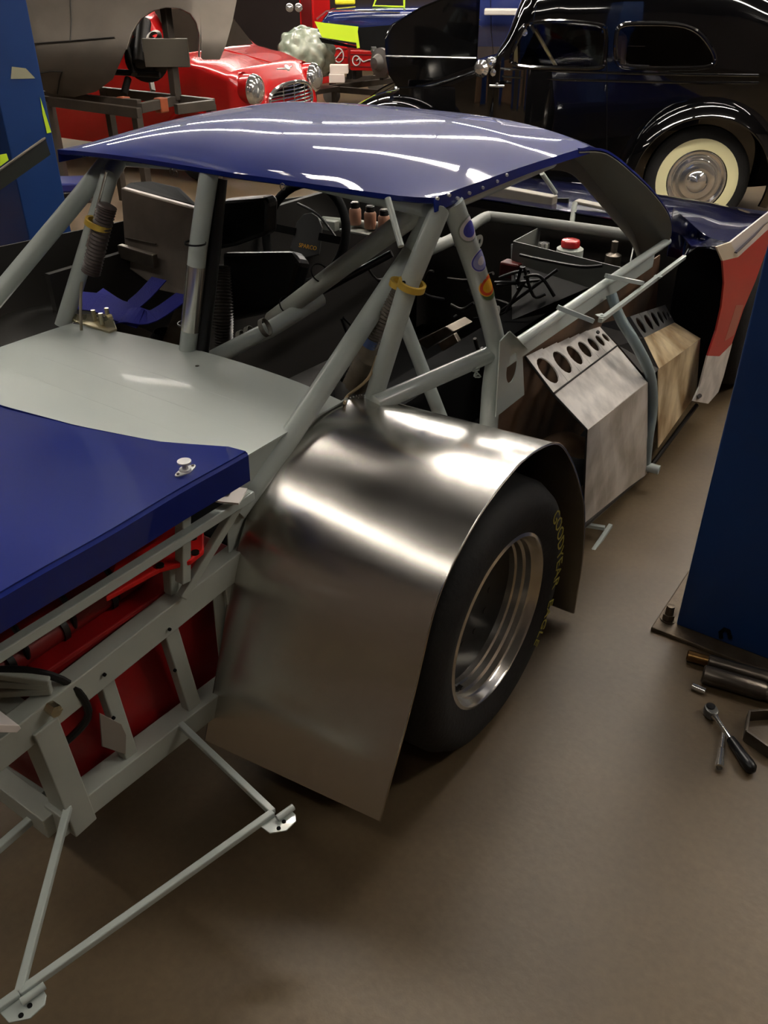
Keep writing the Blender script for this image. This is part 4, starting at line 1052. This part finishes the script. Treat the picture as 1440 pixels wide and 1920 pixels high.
# rear curve, mouldings, handles
for (pts) in (((937, 131), (1060, 134), (1180, 138), (1300, 141), (1424, 143)), ((940, 146), (1060, 150), (1180, 153), (1300, 156), (1424, 157))):
    q = [SF.side(x, y, SV) for x, y in pts]
    MB().tube([SF.w(u, vat(sst, u, z) + .004, z) for u, z in q], .008, 8).build('belt_moulding', M_blackgl, sed, smooth=True)
u, z = SF.side(932, 160, SV - .02)
hd2 = MB().tube([SF.w(u - .05, SV + .01, z), SF.w(u + .05, SV + .012, z)], .009, 10).build('door_handle', M_chrome, sed, smooth=True)
MB().lathe(SF.w(u, SV - .02, z), ld, [(0, .017), (.03, .012), (.05, .01)], 14).build('handle_boss', M_chrome, hd2, smooth=True)
for x in (1138,): 
    q = [SF.side(x, y, SV) for y in (60, 130, 200, 300)]
    MB().tube([SF.w(u, vat(sst, u, max(z, .3)) + .001, z) for u, z in q], .003, 5).build('door_gap', M_black, sed)
for (x, y) in ((1135, 165), (1136, 56)):
    u, z = SF.side(x, y, SV); MB().tube([SF.w(u, vat(sst, u, z) + .008, z - .02), SF.w(u, vat(sst, u, z) + .008, z + .02)], .008, 8).build('hinge', M_blackgl, sed, smooth=True)
u, z = SF.side(984, 60, SV - .1)
MB().lathe(SF.w(u, SV - .05, z), ld, [(0, 1e-4), (0, .02), (.01, .02), (.012, 1e-4)], 16).build('quarter_mirror', M_chrome, sed, smooth=True)
# running gear
for (uu, sd_) in ((0, 1), (0, -1), (2.3, 1), (2.3, -1)):
    road_wheel(SF, uu, sd_ * (SV - .06 if uu == 0 else .60), .345, .15, sed, sd_, M_creamtyre)
def big_fender(u, R, v0, v1, sd_, a0, a1, nm, tilt=0):
    return fender(SF, u, R, v0, v1, sed, M_blackgl, sd_, a0, a1, name=nm, zc=.36)
for sd_ in (1, -1):
    big_fender(0, .355, .56, .84, sd_, -20, 200, 'fender')
    fender(SF, 2.12, .335, .34, .78, sed, M_blackgl, sd_, -5, 185, name='fender', zc=.34)
    MB().prism([SF.w(.55, sd_ * .6, .30), SF.w(1.85, sd_ * .6, .30), SF.w(1.85, sd_ * .8, .29), SF.w(.55, sd_ * .8, .29)], (0, 0, .03)).build('running_board', M_blackgl, sed, bevel=.01)
    fl = SF.w(2.24, sd_ * .40, .74)
    MB().lathe(fl, fd, [(-.1, 1e-4), (-.07, .03), (-.02, .055), (.02, .06), (.03, .06), (.04, .04), (.045, 1e-4)], 24).build('headlamp', M_chrome, sed, smooth=True)
# raised bonnet half and cowl chrome
bo = [(895, -60), (895, 150), (893, 165), (745, 165), (728, 140), (722, 105), (721, 70), (735, 45), (790, 12), (850, -10), (900, -60)]
BV = .30
bl = [SF.side(x, y, BV) for x, y in bo]
MB().prism([SF.w(u_, BV, z_) for u_, z_ in bl], -ld * .03).build('raised_bonnet', M_blackgl, sed, bevel=.012)
q = [SF.side(x, y, BV) for x, y in ((724, 105), (800, 107), (893, 109))]
MB().tube([SF.w(a, BV + .006, b) for a, b in q], .007, 8).build('bonnet_moulding', M_chrome, sed, smooth=True)
q = [SF.side(x, y, BV) for x, y in ((722, 72), (736, 46), (790, 14), (850, -10))]
MB().tube([SF.w(a, BV + .004, b) for a, b in q], .006, 8).build('bonnet_edge', M_blackgl, sed, smooth=True)
q = [SF.side(x, y, .6) for x, y in ((745, 165), (895, 165), (935, 150), (935, 330), (740, 330))]
MB().prism([SF.w(a, .52, b) for a, b in q], -ld * .02).build('bonnet_side', M_blackgl, sed, bevel=.01)
for (x, y, r) in ((905, 128, .055), (922, 118, .04), (930, 135, .035)):
    u, z = SF.side(x, y, .55); MB().lathe(SF.w(u, .56, z), (ld + fd * .4), [(-.06, r * .5), (0, r), (.02, r), (.045, r * .6), (.05, 1e-4)], 24).build('cowl_lamp', M_chrome, sed, smooth=True)
# interior seen through the glass
MB().box(SF.w(.9, 0, .62), (.5, .5, .5)).build('front_seat', mat('brown_seat', (88, 66, 48), .8), sed, bevel=.05) 
MB().prism([SF.w(.72, -.5, .5), SF.w(.66, -.5, 1.2), SF.w(.56, -.5, 1.2), SF.w(.52, -.5, .5)], ld * 1.0).build('seat_back_rest', mat('brown_seat', (88, 66, 48), .8), sed, bevel=.04)
MB().prism([SF.w(-.3, -.5, .5), SF.w(-.36, -.5, 1.15), SF.w(-.46, -.5, 1.15), SF.w(-.5, -.5, .5)], ld * 1.0).build('rear_seat', mat('brown_seat', (88, 66, 48), .8), sed, bevel=.04)
swc = SF.w(1.12, .32, 1.15); ax = (fd * -.8 + Vector((0, 0, .6))).normalized(); ee = ax.cross(ld).normalized()
MB().tube([swc + (ld * math.cos(a) + ee * math.sin(a)) * .19 for a in [2 * PI * k / 28 for k in range(28)]], .011, 8, closed=True).build('steering_ring', mat('ivory', (196, 180, 130), .3), sed, smooth=True)
MB().prism([SF.w(1.34, -.5, .95), SF.w(1.36, -.5, 1.12), SF.w(1.28, -.5, 1.14), SF.w(1.26, -.5, .95)], ld * 1.0).build('dashboard', mat('ivory_dash', (150, 132, 90), .35), sed, bevel=.02)

# --- red small car
mf = Vector((.985, .174, 0)).normalized(); mr = Vector((.174, -.985, 0)).normalized()
hm = A(531, 156, D=7.3); hn = hm + mr * .5 + mf * .05; hf = hm - mr * .5 + mf * .05; dzm = hm.z - .70
MF = Frame((hm.x, hm.y, 0), mf, mr)      # l axis = the car's right side, towards the camera
mini = thing('red_small_car', 'red classic small car with round chrome headlamps and a chrome slatted grille', 'car', MF.w(-1.3, 0, 0))
mst = [(-2.75, .38, .80, .82, .48, .55), (-2.68, .30, .90, 1.06, .58, .62), (-2.35, .26, .93, 1.30, .60, .66), (-1.6, .24, .93, 1.38, .60, .67), (-1.1, .24, .93, 1.36, .60, .67), (-.92, .24, .93, 1.28, .60, .67), (-.75, .25, .93, 1.08, .60, .67), (-.62, .26, .92, .97, .60, .67), (-.4, .28, .87, .94, .60, .68), (-.12, .30, .78, .88, .60, .65), (-.02, .32, .70, .80, .54, .58), (.04, .36, .62, .70, .44, .48), (.07, .42, .52, .58, .42, .46)]
mw1 = [(-.82, .98), (-.98, 1.27), (-1.42, 1.30), (-1.42, .98)]; mw2 = [(-1.50, .98), (-1.50, 1.30), (-2.15, 1.26), (-2.3, 1.12), (-2.3, .99)]
body(MF, mst, M_red, mini, (mw1, mw2), nu=120, nk=90)
for w in (mw1, mw2):
    for s in (1, -1):
        p = [MF.w(u, s * (vat(mst, u, z) + .002), z) for u, z in w]
        MB().add(p, [tuple(range(len(p)))]).build('side_glass', M_glassclr, mini)
        MB().tube(p, .01, 6, closed=True).build('window_trim', M_red, mini, smooth=True)
MB().add([MF.w(-.63, -.56, .975), MF.w(-.63, .56, .975), MF.w(-.89, .5, 1.29), MF.w(-.89, -.5, 1.29)], [(0, 1, 2, 3)]).build('windscreen', M_glassdk, mini)
for s in (1, -1):
    road_wheel(MF, -.50, s * .56, .26, .15, mini, s); road_wheel(MF, -2.4, s * .56, .26, .15, mini, s)
    MB().tube([MF.w(-.50 + .30 * math.cos(a), s * .672, .28 + .30 * math.sin(a)) for a in [PI * k / 16 for k in range(17)]], .02, 8).build('arch_lip', M_red, mini, smooth=True)
    c = MF.w(-.03, s * .52, hm.z if s > 0 else hf.z)
    c = (hn if s > 0 else hf)
    MB().lathe(c, mf, [(-.2, .10), (-.08, .116), (-.035, .114)], 32).build('lamp_bucket', M_red, mini, smooth=True)
    hl = MB().lathe(c, mf, [(-.038, .114), (-.03, .12), (.0, .112), (.012, .10), (.012, .092)], 32).build('headlamp_ring', M_chrome, mini, smooth=True)
    MB().lathe(c, mf, [(.004, .094), (.02, .08), (.032, .05), (.038, 1e-4)], 32).build('headlamp_glass', mat('lamp_lens', (200, 197, 192), .12, metal=.75), hl, smooth=True)
    MB().lathe(c - mf * .25, mf, [(-.25, .02), (-.1, .10), (.04, .125), (.12, .125)], 24).build('wing_bulge', M_red, mini, smooth=True)
# grille
gz = A(536, 182, D=7.05).z; gu = .10
gp_ = []
for k in range(25):
    a = PI * k / 24; gp_.append(MF.w(gu - .03 * abs(math.cos(a)), -.36 * math.cos(a), gz - .09 + .17 * math.sin(a) ** .6))
gr = MB().tube(gp_ + [MF.w(gu - .03, .34, gz - .14), MF.w(gu, 0, gz - .15), MF.w(gu - .03, -.34, gz - .14)], .016, 8, closed=True).build('grille_surround', M_chrome, mini, smooth=True)
MB().add([p - mf * .02 for p in gp_] + [MF.w(gu - .04, .33, gz - .14), MF.w(gu - .04, -.33, gz - .14)], [tuple(range(27))]).build('grille_back', M_black, gr)
for k in range(7):
    z = gz - .115 + k * .028; hw = .35 * math.sqrt(max(.05, 1 - max(0, (z - gz + .09) / .18) ** 2.6))
    MB().tube([MF.w(gu - .02, -hw, z), MF.w(gu + .004, 0, z), MF.w(gu - .02, hw, z)], .006, 6).build('grille_slat', M_chrome, gr, smooth=True)
for v in (-.18, 0, .18): MB().tube([MF.w(gu + .004, v, gz - .13), MF.w(gu + .004, v, gz + .07)], .005, 6).build('grille_bar', M_chrome, gr, smooth=True)
MB().tube([MF.w(.02, -.12, gz + .185), MF.w(.05, 0, gz + .18), MF.w(.02, .12, gz + .185)], .007, 6).build('bonnet_badge_wing', M_zinc, mini, smooth=True)
MB().lathe(MF.w(.045, 0, gz + .185), (.7, 0, .7), [(0, .03), (.012, .026), (.015, 1e-4)], 18).build('bonnet_badge', M_zinc, mini, smooth=True)
MB().tube([MF.w(-.6, .0, .975), MF.w(-.1, .0, .885)], .004, 5).build('bonnet_seam', M_red, mini, smooth=True)

# --- bare steel body shell on a stand
G = lambda x, y, d=5.5: A(x, y, D=d)
shl = thing('bare_body_shell', 'bare grey steel car body shell with an open wheel arch, raised on a stand', 'car body', A(230, 260, D=5.9))
M_shell = mat('bare_steel_shell', (100, 92, 83), .5, metal=.55, noise=.22, nscale=3.5, bump=.15, bscale=6)
archp = [(236, 92), (246, 60), (262, 34), (285, 19), (310, 12), (338, 14), (358, 24), (370, 42), (376, 66), (375, 108)]
outl = [(40, -60), (50, 60), (70, 165), (100, 178), (140, 182), (180, 172), (212, 148)] + archp + [(380, 112), (412, 112), (424, 84), (436, 40), (450, -60)]
uN = (_fw * -1)
def shell_pt(x, y):
    # the panel leans and turns under towards its lower edge
    dpt = 5.5 + .30 * max(0, (y - 60) / 120) ** 2 + .10 * max(0, (x - 360) / 90)
    return A(x, y, D=dpt)
# triangulated skin with the arch cut, built in strips of the pixel outline
def strip(cols, m, nm, par):
    return MB().grid([[shell_pt(x, y0 + (y1 - y0) * k / 10) for k in range(11)] for x, y0, y1 in cols]).build(nm, m, par, smooth=True, solid=.012)
lowL = [(42, 20), (60, 110), (72, 165), (100, 178), (140, 182), (180, 172), (212, 148), (236, 92), (246, 60), (262, 34), (285, 19), (310, 12), (338, 14), (358, 24), (370, 42), (376, 66), (377, 108), (380, 112), (412, 112), (424, 84), (436, 40), (452, -40)]
def lowy(x):
    for a, b in zip(lowL, lowL[1:]):
        if a[0] <= x <= b[0]: return a[1] + (b[1] - a[1]) * (x - a[0]) / max(1e-6, b[0] - a[0])
    return lowL[-1][1]
cols = [(x, -60 - 50 * math.sin(PI * (x - 42) / 402) ** .5, lowy(x)) for x in [42, 55, 72, 85, 100, 120, 140, 160, 180, 196, 212, 220, 228, 236, 246, 254, 262, 272, 285, 297, 310, 324, 338, 348, 358, 365, 370, 376, 377.5, 380, 395, 412, 418, 424, 430, 436, 444]]
skin = strip(cols, M_shell, 'side_skin', shl)
ain = [shell_pt(x, y) for x, y in archp]
back = (A(310, 60, D=6.6) - A(310, 60, D=5.5)).normalized()
MB().grid([ain, [p + back * .22 for p in ain]]).build('arch_return', M_shell, shl, smooth=True, solid=.006)
for s in (((131, -20), (134, 40), (132, 78)), ((60, 82), (140, 76), (215, 70)), ((70, 138), (95, 134), (117, 134)), ((117, 134), (112, 150), (108, 176))):
    MB().tube([shell_pt(x, y) - back * .007 for x, y in s], .004, 5).build('panel_seam', M_dksteel, skin, smooth=True)
low = [shell_pt(x, y) for x, y in ((72, 165), (100, 178), (140, 182), (180, 172), (212, 148), (236, 92))]
MB().grid([low, [p + back * .5 + Vector((0, 0, .05)) for p in low]]).build('underside', M_dksteel, shl, smooth=True, solid=.006)
# hub carrier, brake and arms inside the arch
MB().lathe(G(275, 110, 6.0), back * -1, [(-.05, .03), (0, .15), (.02, .15), (.03, .06), (.09, .05), (.1, 1e-4)], 24).build('brake_drum', M_dksteel, shl, smooth=True)
for a, b, r in (((258, 60), (285, 110), .04), ((235, 75), (252, 140), .022), ((215, 135), (300, 140), .02), ((240, 148), (232, 178), .025), ((290, 85), (300, 128), .05), ((270, 40), (262, 120), .05)):
    MB().tube([G(*a, 5.95), G(*b, 5.9)], r, 10).build('suspension_arm', M_dksteel, shl, smooth=True)
MB().tube([G(283, 86, 5.85), G(294, 92, 5.85)], .012, 8).build('yellow_clip', mat('dull_yellow', (170, 170, 60), .5), shl)
MB().lathe(G(292, 75, 5.8), (.2, -.6, .7), [(0, .05), (.03, .055), (.04, .03)], 16).build('ball_joint', M_steel, shl, smooth=True)
# stand: trolley frame, uprights and bracket
M_stand = mat('stand_steel', (84, 76, 68), .5, metal=.5, noise=.2)
std = thing('shell_trolley', 'low grey steel trolley frame under the bare body shell', 'trolley', A(230, 330, Z=0))
zt_ = .80
def rail(a, b, nm='frame_rail', h=.06, w=.04): MB().bar(A(*a, Z=zt_), A(*b, Z=zt_), w, h).build(nm, M_stand, std, bevel=.003)
rail((78, 188), (262, 212)); rail((190, 171), (400, 194)); rail((262, 203), (330, 188)); rail((78, 178), (262, 196)); rail((400, 196), (330, 205))
for q in ((85, 190), (255, 205), (395, 196), (200, 172)):
    p = A(*q, Z=zt_); MB().bar(p, Vector((p.x, p.y, .03)), .05, .05, up=(0, 1, 0)).build('trolley_leg', M_stand, std)
for q in ((302, 194), (232, 192)):
    p = A(*q, Z=zt_); MB().box(p + Vector((0, 0, -.01)), (.07, .07, .09)).build('orange_clamp', M_orange, std, bevel=.008)
p = A(331, 188, Z=zt_); 
MB().bar(p, Vector((p.x, p.y, 1.42)) , .055, .055, up=(0, 1, 0)).build('upright', M_stand, std, bevel=.004)
p2 = A(332, 97, X=p.x); MB().box((p.x, p.y - .04, p2.z), (.30, .03, .17), Matrix.Rotation(YAW, 3, 'Z')).build('upright_plate', mat('plate_galv', (96, 90, 80), .5, metal=.4), std, bevel=.004)
MB().bar(A(287, 172, Z=zt_), A(280, 135, D=6.4), .03, .03, up=(0, 1, 0)).build('stay', M_stand, std)
# thin brown posts and blue parts seen below the roof at the left
st2 = thing('shelf_stand', 'narrow dark steel stand behind the roof corner holding blue parts', 'stand', A(118, 420, Z=0))
for x, y in ((106, 420), (128, 372)):
    p = A(x, y, Z=.0); MB().bar(p, p + Vector((0, 0, 1.0)), .05, .05, up=(0, 1, 0)).build('stand_post', mat('brown_steel', (74, 60, 54), .5), st2)
pb = A(140, 345, D=4.9)
t = MB().box(pb, (.34, .22, .05), Matrix.Rotation(YAW + .1, 3, 'Z')).build('blue_tray', mat('tray_blue', (34, 42, 110), .3, coat=.6), bevel=.01)
tag(t, 'glossy blue part lying on the dark stand behind the left cage tube', 'car part')
MB().bar(A(110, 372, D=4.95), A(180, 366, D=4.95), .25, .03).build('stand_shelf', M_stand, st2, bevel=.004)

# --- dark blue car up on stands, far back
bfd = Vector((-.86, -.51, 0)).normalized(); bld = Vector((-bfd.y, bfd.x, 0))
if bld.dot(-A(700, 60, D=9)) < 0: bld = -bld
bn = A(592, 50, D=9.0)
BF = Frame(Vector((bn.x, bn.y, 0)) - bld * .7, bfd, bld)
blu = thing('dark_blue_car', 'dark blue car body on stands in the far row with neon tape on its flank', 'car', BF.w(-1.5, 0, 0))
zt0 = A(640, 15, D=9.1).z; zb0 = A(640, 88, D=9.0).z
bst = [(-3.6, zb0, zt0 - .12, zt0 - .02, .6, .7), (-2.6, zb0, zt0 - .1, zt0 + .02, .64, .74), (-.5, zb0 + .0, zt0 - .1, zt0 + .02, .64, .74), (-.15, zb0 + .04, zt0 - .12, zt0 - .0, .6, .70), (-.02, zb0 + .14, zt0 - .18, zt0 - .12, .52, .6), (.0, zb0 + .2, zt0 - .22, zt0 - .2, .5, .56)]
bst = [(-4.1, zb0, zt0 - .14, zt0 - .04, .6, .7), (-3.7, zb0, zt0 - .1, zt0 + .1, .64, .74), (-3.2, zb0, zt0 - .1, zt0 + .40, .64, .74), (-2.2, zb0, zt0 - .1, zt0 + .44, .64, .74), (-1.7, zb0, zt0 - .1, zt0 + .36, .64, .74), (-1.15, zb0, zt0 - .1, zt0 + .03, .64, .74)] + bst[2:]
M_bcar = mat('navy_gloss', (34, 44, 92), .15, coat=1.0)
body(BF, bst, M_bcar, blu, (), nu=60, nk=40, pw=.4)
def bs(x, y, v=.74): a, b = BF.side(x, y, v); return BF.w(a, v, b)
MB().prism([bs(672, 52, .75), bs(745, 46, .75), bs(745, 100, .75), bs(700, 96, .75), bs(604, 80, .75), bs(598, 70, .75), bs(672, 88, .75)], bld * .01).build('dark_lower_side', M_black, blu)  # black sheet laid over the lower flank
nt_ = MB().prism([bs(590, 40, .78), bs(610, 43, .78), bs(672, 50, .78), bs(668, 80, .78), bs(660, 79, .78), bs(604, 70, .78)], bld * .006).build('neon_cover', M_neon, blu, label='neon yellow sheet taped to the flank')
for a in ((661, 50, 665, 78), (667, 52, 672, 90)):
    MB().bar(bs(a[0], a[1], .79), bs(a[2], a[3], .79), .004, .03).build('neon_strip', M_neon, nt_)
MB().tube([bs(x, y, .76) for x, y in ((594, 36), (612, 21), (660, 20), (750, 24))], .008, 6).build('wing_line', M_chrome, blu, smooth=True)
MB().tube([bs(x, y, .6) for x, y in ((718, -34), (700, 11), (758, 13), (757, -44))], .014, 6).build('screen_frame', M_neon, blu, smooth=True)
dc = A(712, 118, D=8.3)
MB().lathe(dc, bld + bfd * .9, [(-.1, .05), (-.04, .13), (0, .13), (.02, .08), (.08, .05), (.09, 1e-4)], 28).build('brake_disc', mat('disc_grey', (72, 68, 64), .5, metal=.4), blu, smooth=True)
MB().bar(A(700, 92, D=8.7), A(712, 118, D=8.5), .05, .05).build('axle_stub', M_dksteel, blu)
MB().tube([bs(920, 0, .76), bs(921, 60, .76), bs(926, 110, .76)], .004, 5).build('door_gap', M_black, blu)
for y in (37, 49): MB().bar(bs(893, y, .77), bs(901, y, .77), .012, .008).build('chrome_badge', M_chrome, blu)
for x, z_ in ((-1.0, 0), (-2.8, 0)):
    for v in (-.5, .5):
        c = BF.w(x, v, 0); MB().lathe(c, (0, 0, 1), [(0, .13), (.02, .13), (zb0 * .9, .03), (zb0 + .02, .05)], 10).build('axle_stand', M_dksteel, blu)
t = MB().box(A(940, 22, D=8.6) , (.34, .3, .05), Matrix.Rotation(.5, 3, 'Z')).build('white_parts_tray', mat('tray_white', (196, 190, 182), .5), bevel=.01)
tag(t, 'white flat tray resting on the dark blue car by the saloon windscreen', 'tray')
t = MB().box(A(925, 2, D=11.6), (1.0, .3, .16), Matrix.Rotation(.6, 3, 'Z')).build('loose_bonnet', M_red, bevel=.04)
tag(t, 'red body panel beyond the dark blue car at the top edge', 'car panel')
t = MB().box(BF.w(-.25, .1, zt0 + .045), (.22, .1, .05), Matrix.Rotation(.6, 3, 'Z')).build('yellow_tool', mat('yellow_plastic', (214, 204, 34), .4), bevel=.015)
tag(t, 'yellow tool lying on the nose of the dark blue car', 'tool')

# --- wrapped engine, boxes, trolley, red tool chests, wall lamps
def blob(c, r, seed, m, name, n=40):
    rnd = random.Random(seed); ph = [(Vector((rnd.uniform(-1, 1), rnd.uniform(-1, 1), rnd.uniform(-1, 1))).normalized(), rnd.uniform(2.5, 9), rnd.uniform(0, 6), rnd.uniform(.03, .09)) for _ in range(14)]
    V = []
    for i in range(n + 1):
        th = PI * i / n
        for j in range(2 * n):
            p = PI * j / n; d = Vector((math.sin(th) * math.cos(p), math.sin(th) * math.sin(p), math.cos(th)))
            k = 1 + sum(a * abs(math.sin(f * d.dot(w) + q)) for w, f, q, a in ph) * .8 - .18
            V.append(Vector(c) + Vector((d.x * r[0], d.y * r[1], d.z * r[2])) * k)
    F_ = [(i * 2 * n + j, i * 2 * n + (j + 1) % (2 * n), (i + 1) * 2 * n + (j + 1) % (2 * n), (i + 1) * 2 * n + j) for i in range(n) for j in range(2 * n)]
    return MB().add(V, F_).build(name, m, smooth=True)
M_wrap = mat('clear_wrap', (198, 204, 184), .22, noise=.5, nscale=4, rgb2=(112, 124, 104), coat=.7, bump=.5, bscale=14)
wc = A(575, 103, D=10.3)
t = blob(wc, (.28, .26, .245), 5, M_wrap, 'wrapped_engine'); tag(t, 'engine wrapped in clear plastic, standing behind the red car', 'engine')
t = thing('engine_cradle', 'low steel cradle under the plastic-wrapped engine', 'stand', (wc.x, wc.y, 0))
MB().box((wc.x, wc.y, wc.z - .37), (.6, .5, .05)).build('cradle_top', M_stand, t)
for sx in (-.25, .25):
    for sy in (-.2, .2): MB().bar((wc.x + sx, wc.y + sy, .0), (wc.x + sx, wc.y + sy, wc.z - .38), .05, .05, up=(0, 1, 0)).build('cradle_leg', M_stand, t)
def chest(px0, py0, px1, py1, D_, lab, emblem):
    c = A((px0 + px1) / 2, (py0 + py1) / 2, D=D_); w = (px1 - px0) / 1600 * D_; h = (py1 - py0) / 1600 * D_ / .9
    R = Matrix.Rotation(YAW * .6, 3, 'Z'); t = thing('tool_chest', lab, 'tool chest', (c.x, c.y, 0))
    MB().box(c, (w, .45, h), R).build('cabinet', M_red, t, bevel=.01)
    f = c + R @ Vector((0, -.228, 0))
    for k in range(3): MB().box(f + R @ Vector((0, 0, h * (.3 - .3 * k))), (w * .96, .01, .012), R).build('drawer_lip', mat('red_shadow', (92, 12, 14), .4), t)
    for s in (-1, 1): MB().box(c + R @ Vector((s * w * .42, 0, -h / 2 - .06)), (.05, .3, .1), R).build('chest_foot', M_dksteel, t)
    if emblem:
        e = f + R @ Vector((-w * .1, -.008, .02)); r_ = h * .26
        MB().tube([e + R @ Vector((r_ * .8 * math.cos(a), 0, r_ * math.sin(a))) for a in [2 * PI * k / 24 for k in range(24)]], .008, 6, closed=True).build('white_emblem_ring', M_white, t)
        MB().bar(e + R @ Vector((-r_ * .5, 0, -r_ * .5)), e + R @ Vector((r_ * .5, 0, r_ * .5)), .01, .012).build('emblem_stroke', M_white, t)
    return t, f, R, w, h
chest(633, 84, 661, 124, 11.4, 'red tool chest with a round white emblem behind the wrapped engine', True)
t, f, R, w, h = chest(664, 96, 726, 126, 11.2, 'long red tool chest with a white script emblem under the dark blue car', False)
pts = [f + R @ Vector((-w * .3 + .045 * k, -.008, .015 * math.sin(k * 1.9) + .01 * (k % 2))) for k in range(10)]
MB().tube(smoothpath(pts, 4), .008, 6).build('white_script', M_white, t)
MB().tube([f + R @ Vector((-w * .3 + .05 * math.cos(a), -.008, .055 * math.sin(a))) for a in [2 * PI * k / 18 for k in range(18)]], .008, 6, closed=True).build('white_script_loop', M_white, t)
tc = thing('red_cabinet', 'tall red cabinet beside the dark wall, left of the blue car', 'cabinet', A(590, 75, D=14.0) * 1.0)
cc_ = A(591, 28, D=13.0); WL[tc.name] = Vector((cc_.x, cc_.y, 0)); tc.location = (cc_.x, cc_.y, 0)
MB().box((cc_.x, cc_.y, .75), (.28, .4, 1.5)).build('cabinet_body', M_red, tc, bevel=.01)
MB().box((cc_.x, cc_.y - .205, .9), (.20, .01, .6)).build('cabinet_door', mat('red_shadow', (92, 12, 14), .4), tc)
# frame trolley with casters and white boxes
tr = thing('flat_trolley', 'rusty angle-iron trolley frame on casters behind the saloon fenders', 'trolley', A(690, 175, Z=0))
for a, b in (((612, 166), (760, 148)), ((612, 166), (735, 176)), ((700, 146), (760, 154)), ((640, 150), (700, 146))):
    MB().bar(A(*a, Z=.22), A(*b, Z=.22), .05, .07).build('angle_rail', M_stand, tr, bevel=.003)
for q in ((624, 178), (706, 158)):
    c = A(*q, Z=.11); MB().lathe(c - Vector((.025, 0, 0)), (.7, -.7, 0), [(0, 1e-4), (0, .10), (.01, .115), (.045, .115), (.055, .10), (.055, 1e-4)], 24).build('caster_wheel', mat('caster_grey', (96, 90, 84), .5), tr, smooth=True)
    MB().bar(c, c + Vector((0, 0, .14)), .09, .03, up=(0, 1, 0)).build('caster_fork', M_dksteel, tr)
M_carton = mat('white_carton', (206, 196, 186), .7)
for (x, y, w_, h_, lab) in ((632, 146, .16, .078, 'white carton at the bottom of the pair on the flat trolley'), (636, 129, .19, .078, 'white carton lying on top of the other carton')):
    c = A(x, y, D=8.9); t = MB().box(c, (w_, .14, h_), Matrix.Rotation(YAW, 3, 'Z')).build('white_carton', M_carton, bevel=.004)
    tag(t, lab, 'box')
for x in (543, 560):
    c = A(x, 14, D=12.6); t = thing('spare_headlamp', 'chrome headlamp hanging on the dark wall, %s of the pair' % ('left' if x < 550 else 'right'), 'headlamp', c)
    ax = (_C - c); ax.z = 0; ax.normalize()
    MB().lathe(c, ax, [(-.14, 1e-4), (-.1, .05), (-.02, .057), (0, .06), (.01, .057)], 24).build('lamp_bowl', M_chrome, t, smooth=True)
    MB().lathe(c, ax, [(.008, .057), (.03, .035), (.035, 1e-4)], 24).build('lamp_lens', mat('lamp_lens', (200, 197, 192), .12, metal=.75), t, smooth=True)
    MB().bar(c, c + Vector((0, 0, .5)), .01, .01, up=(0, 1, 0)).build('hanger', M_dksteel, t)
# dark partition behind the red car
pa = A(455, 99, Z=0); pb_ = A(600, 92, Z=0)
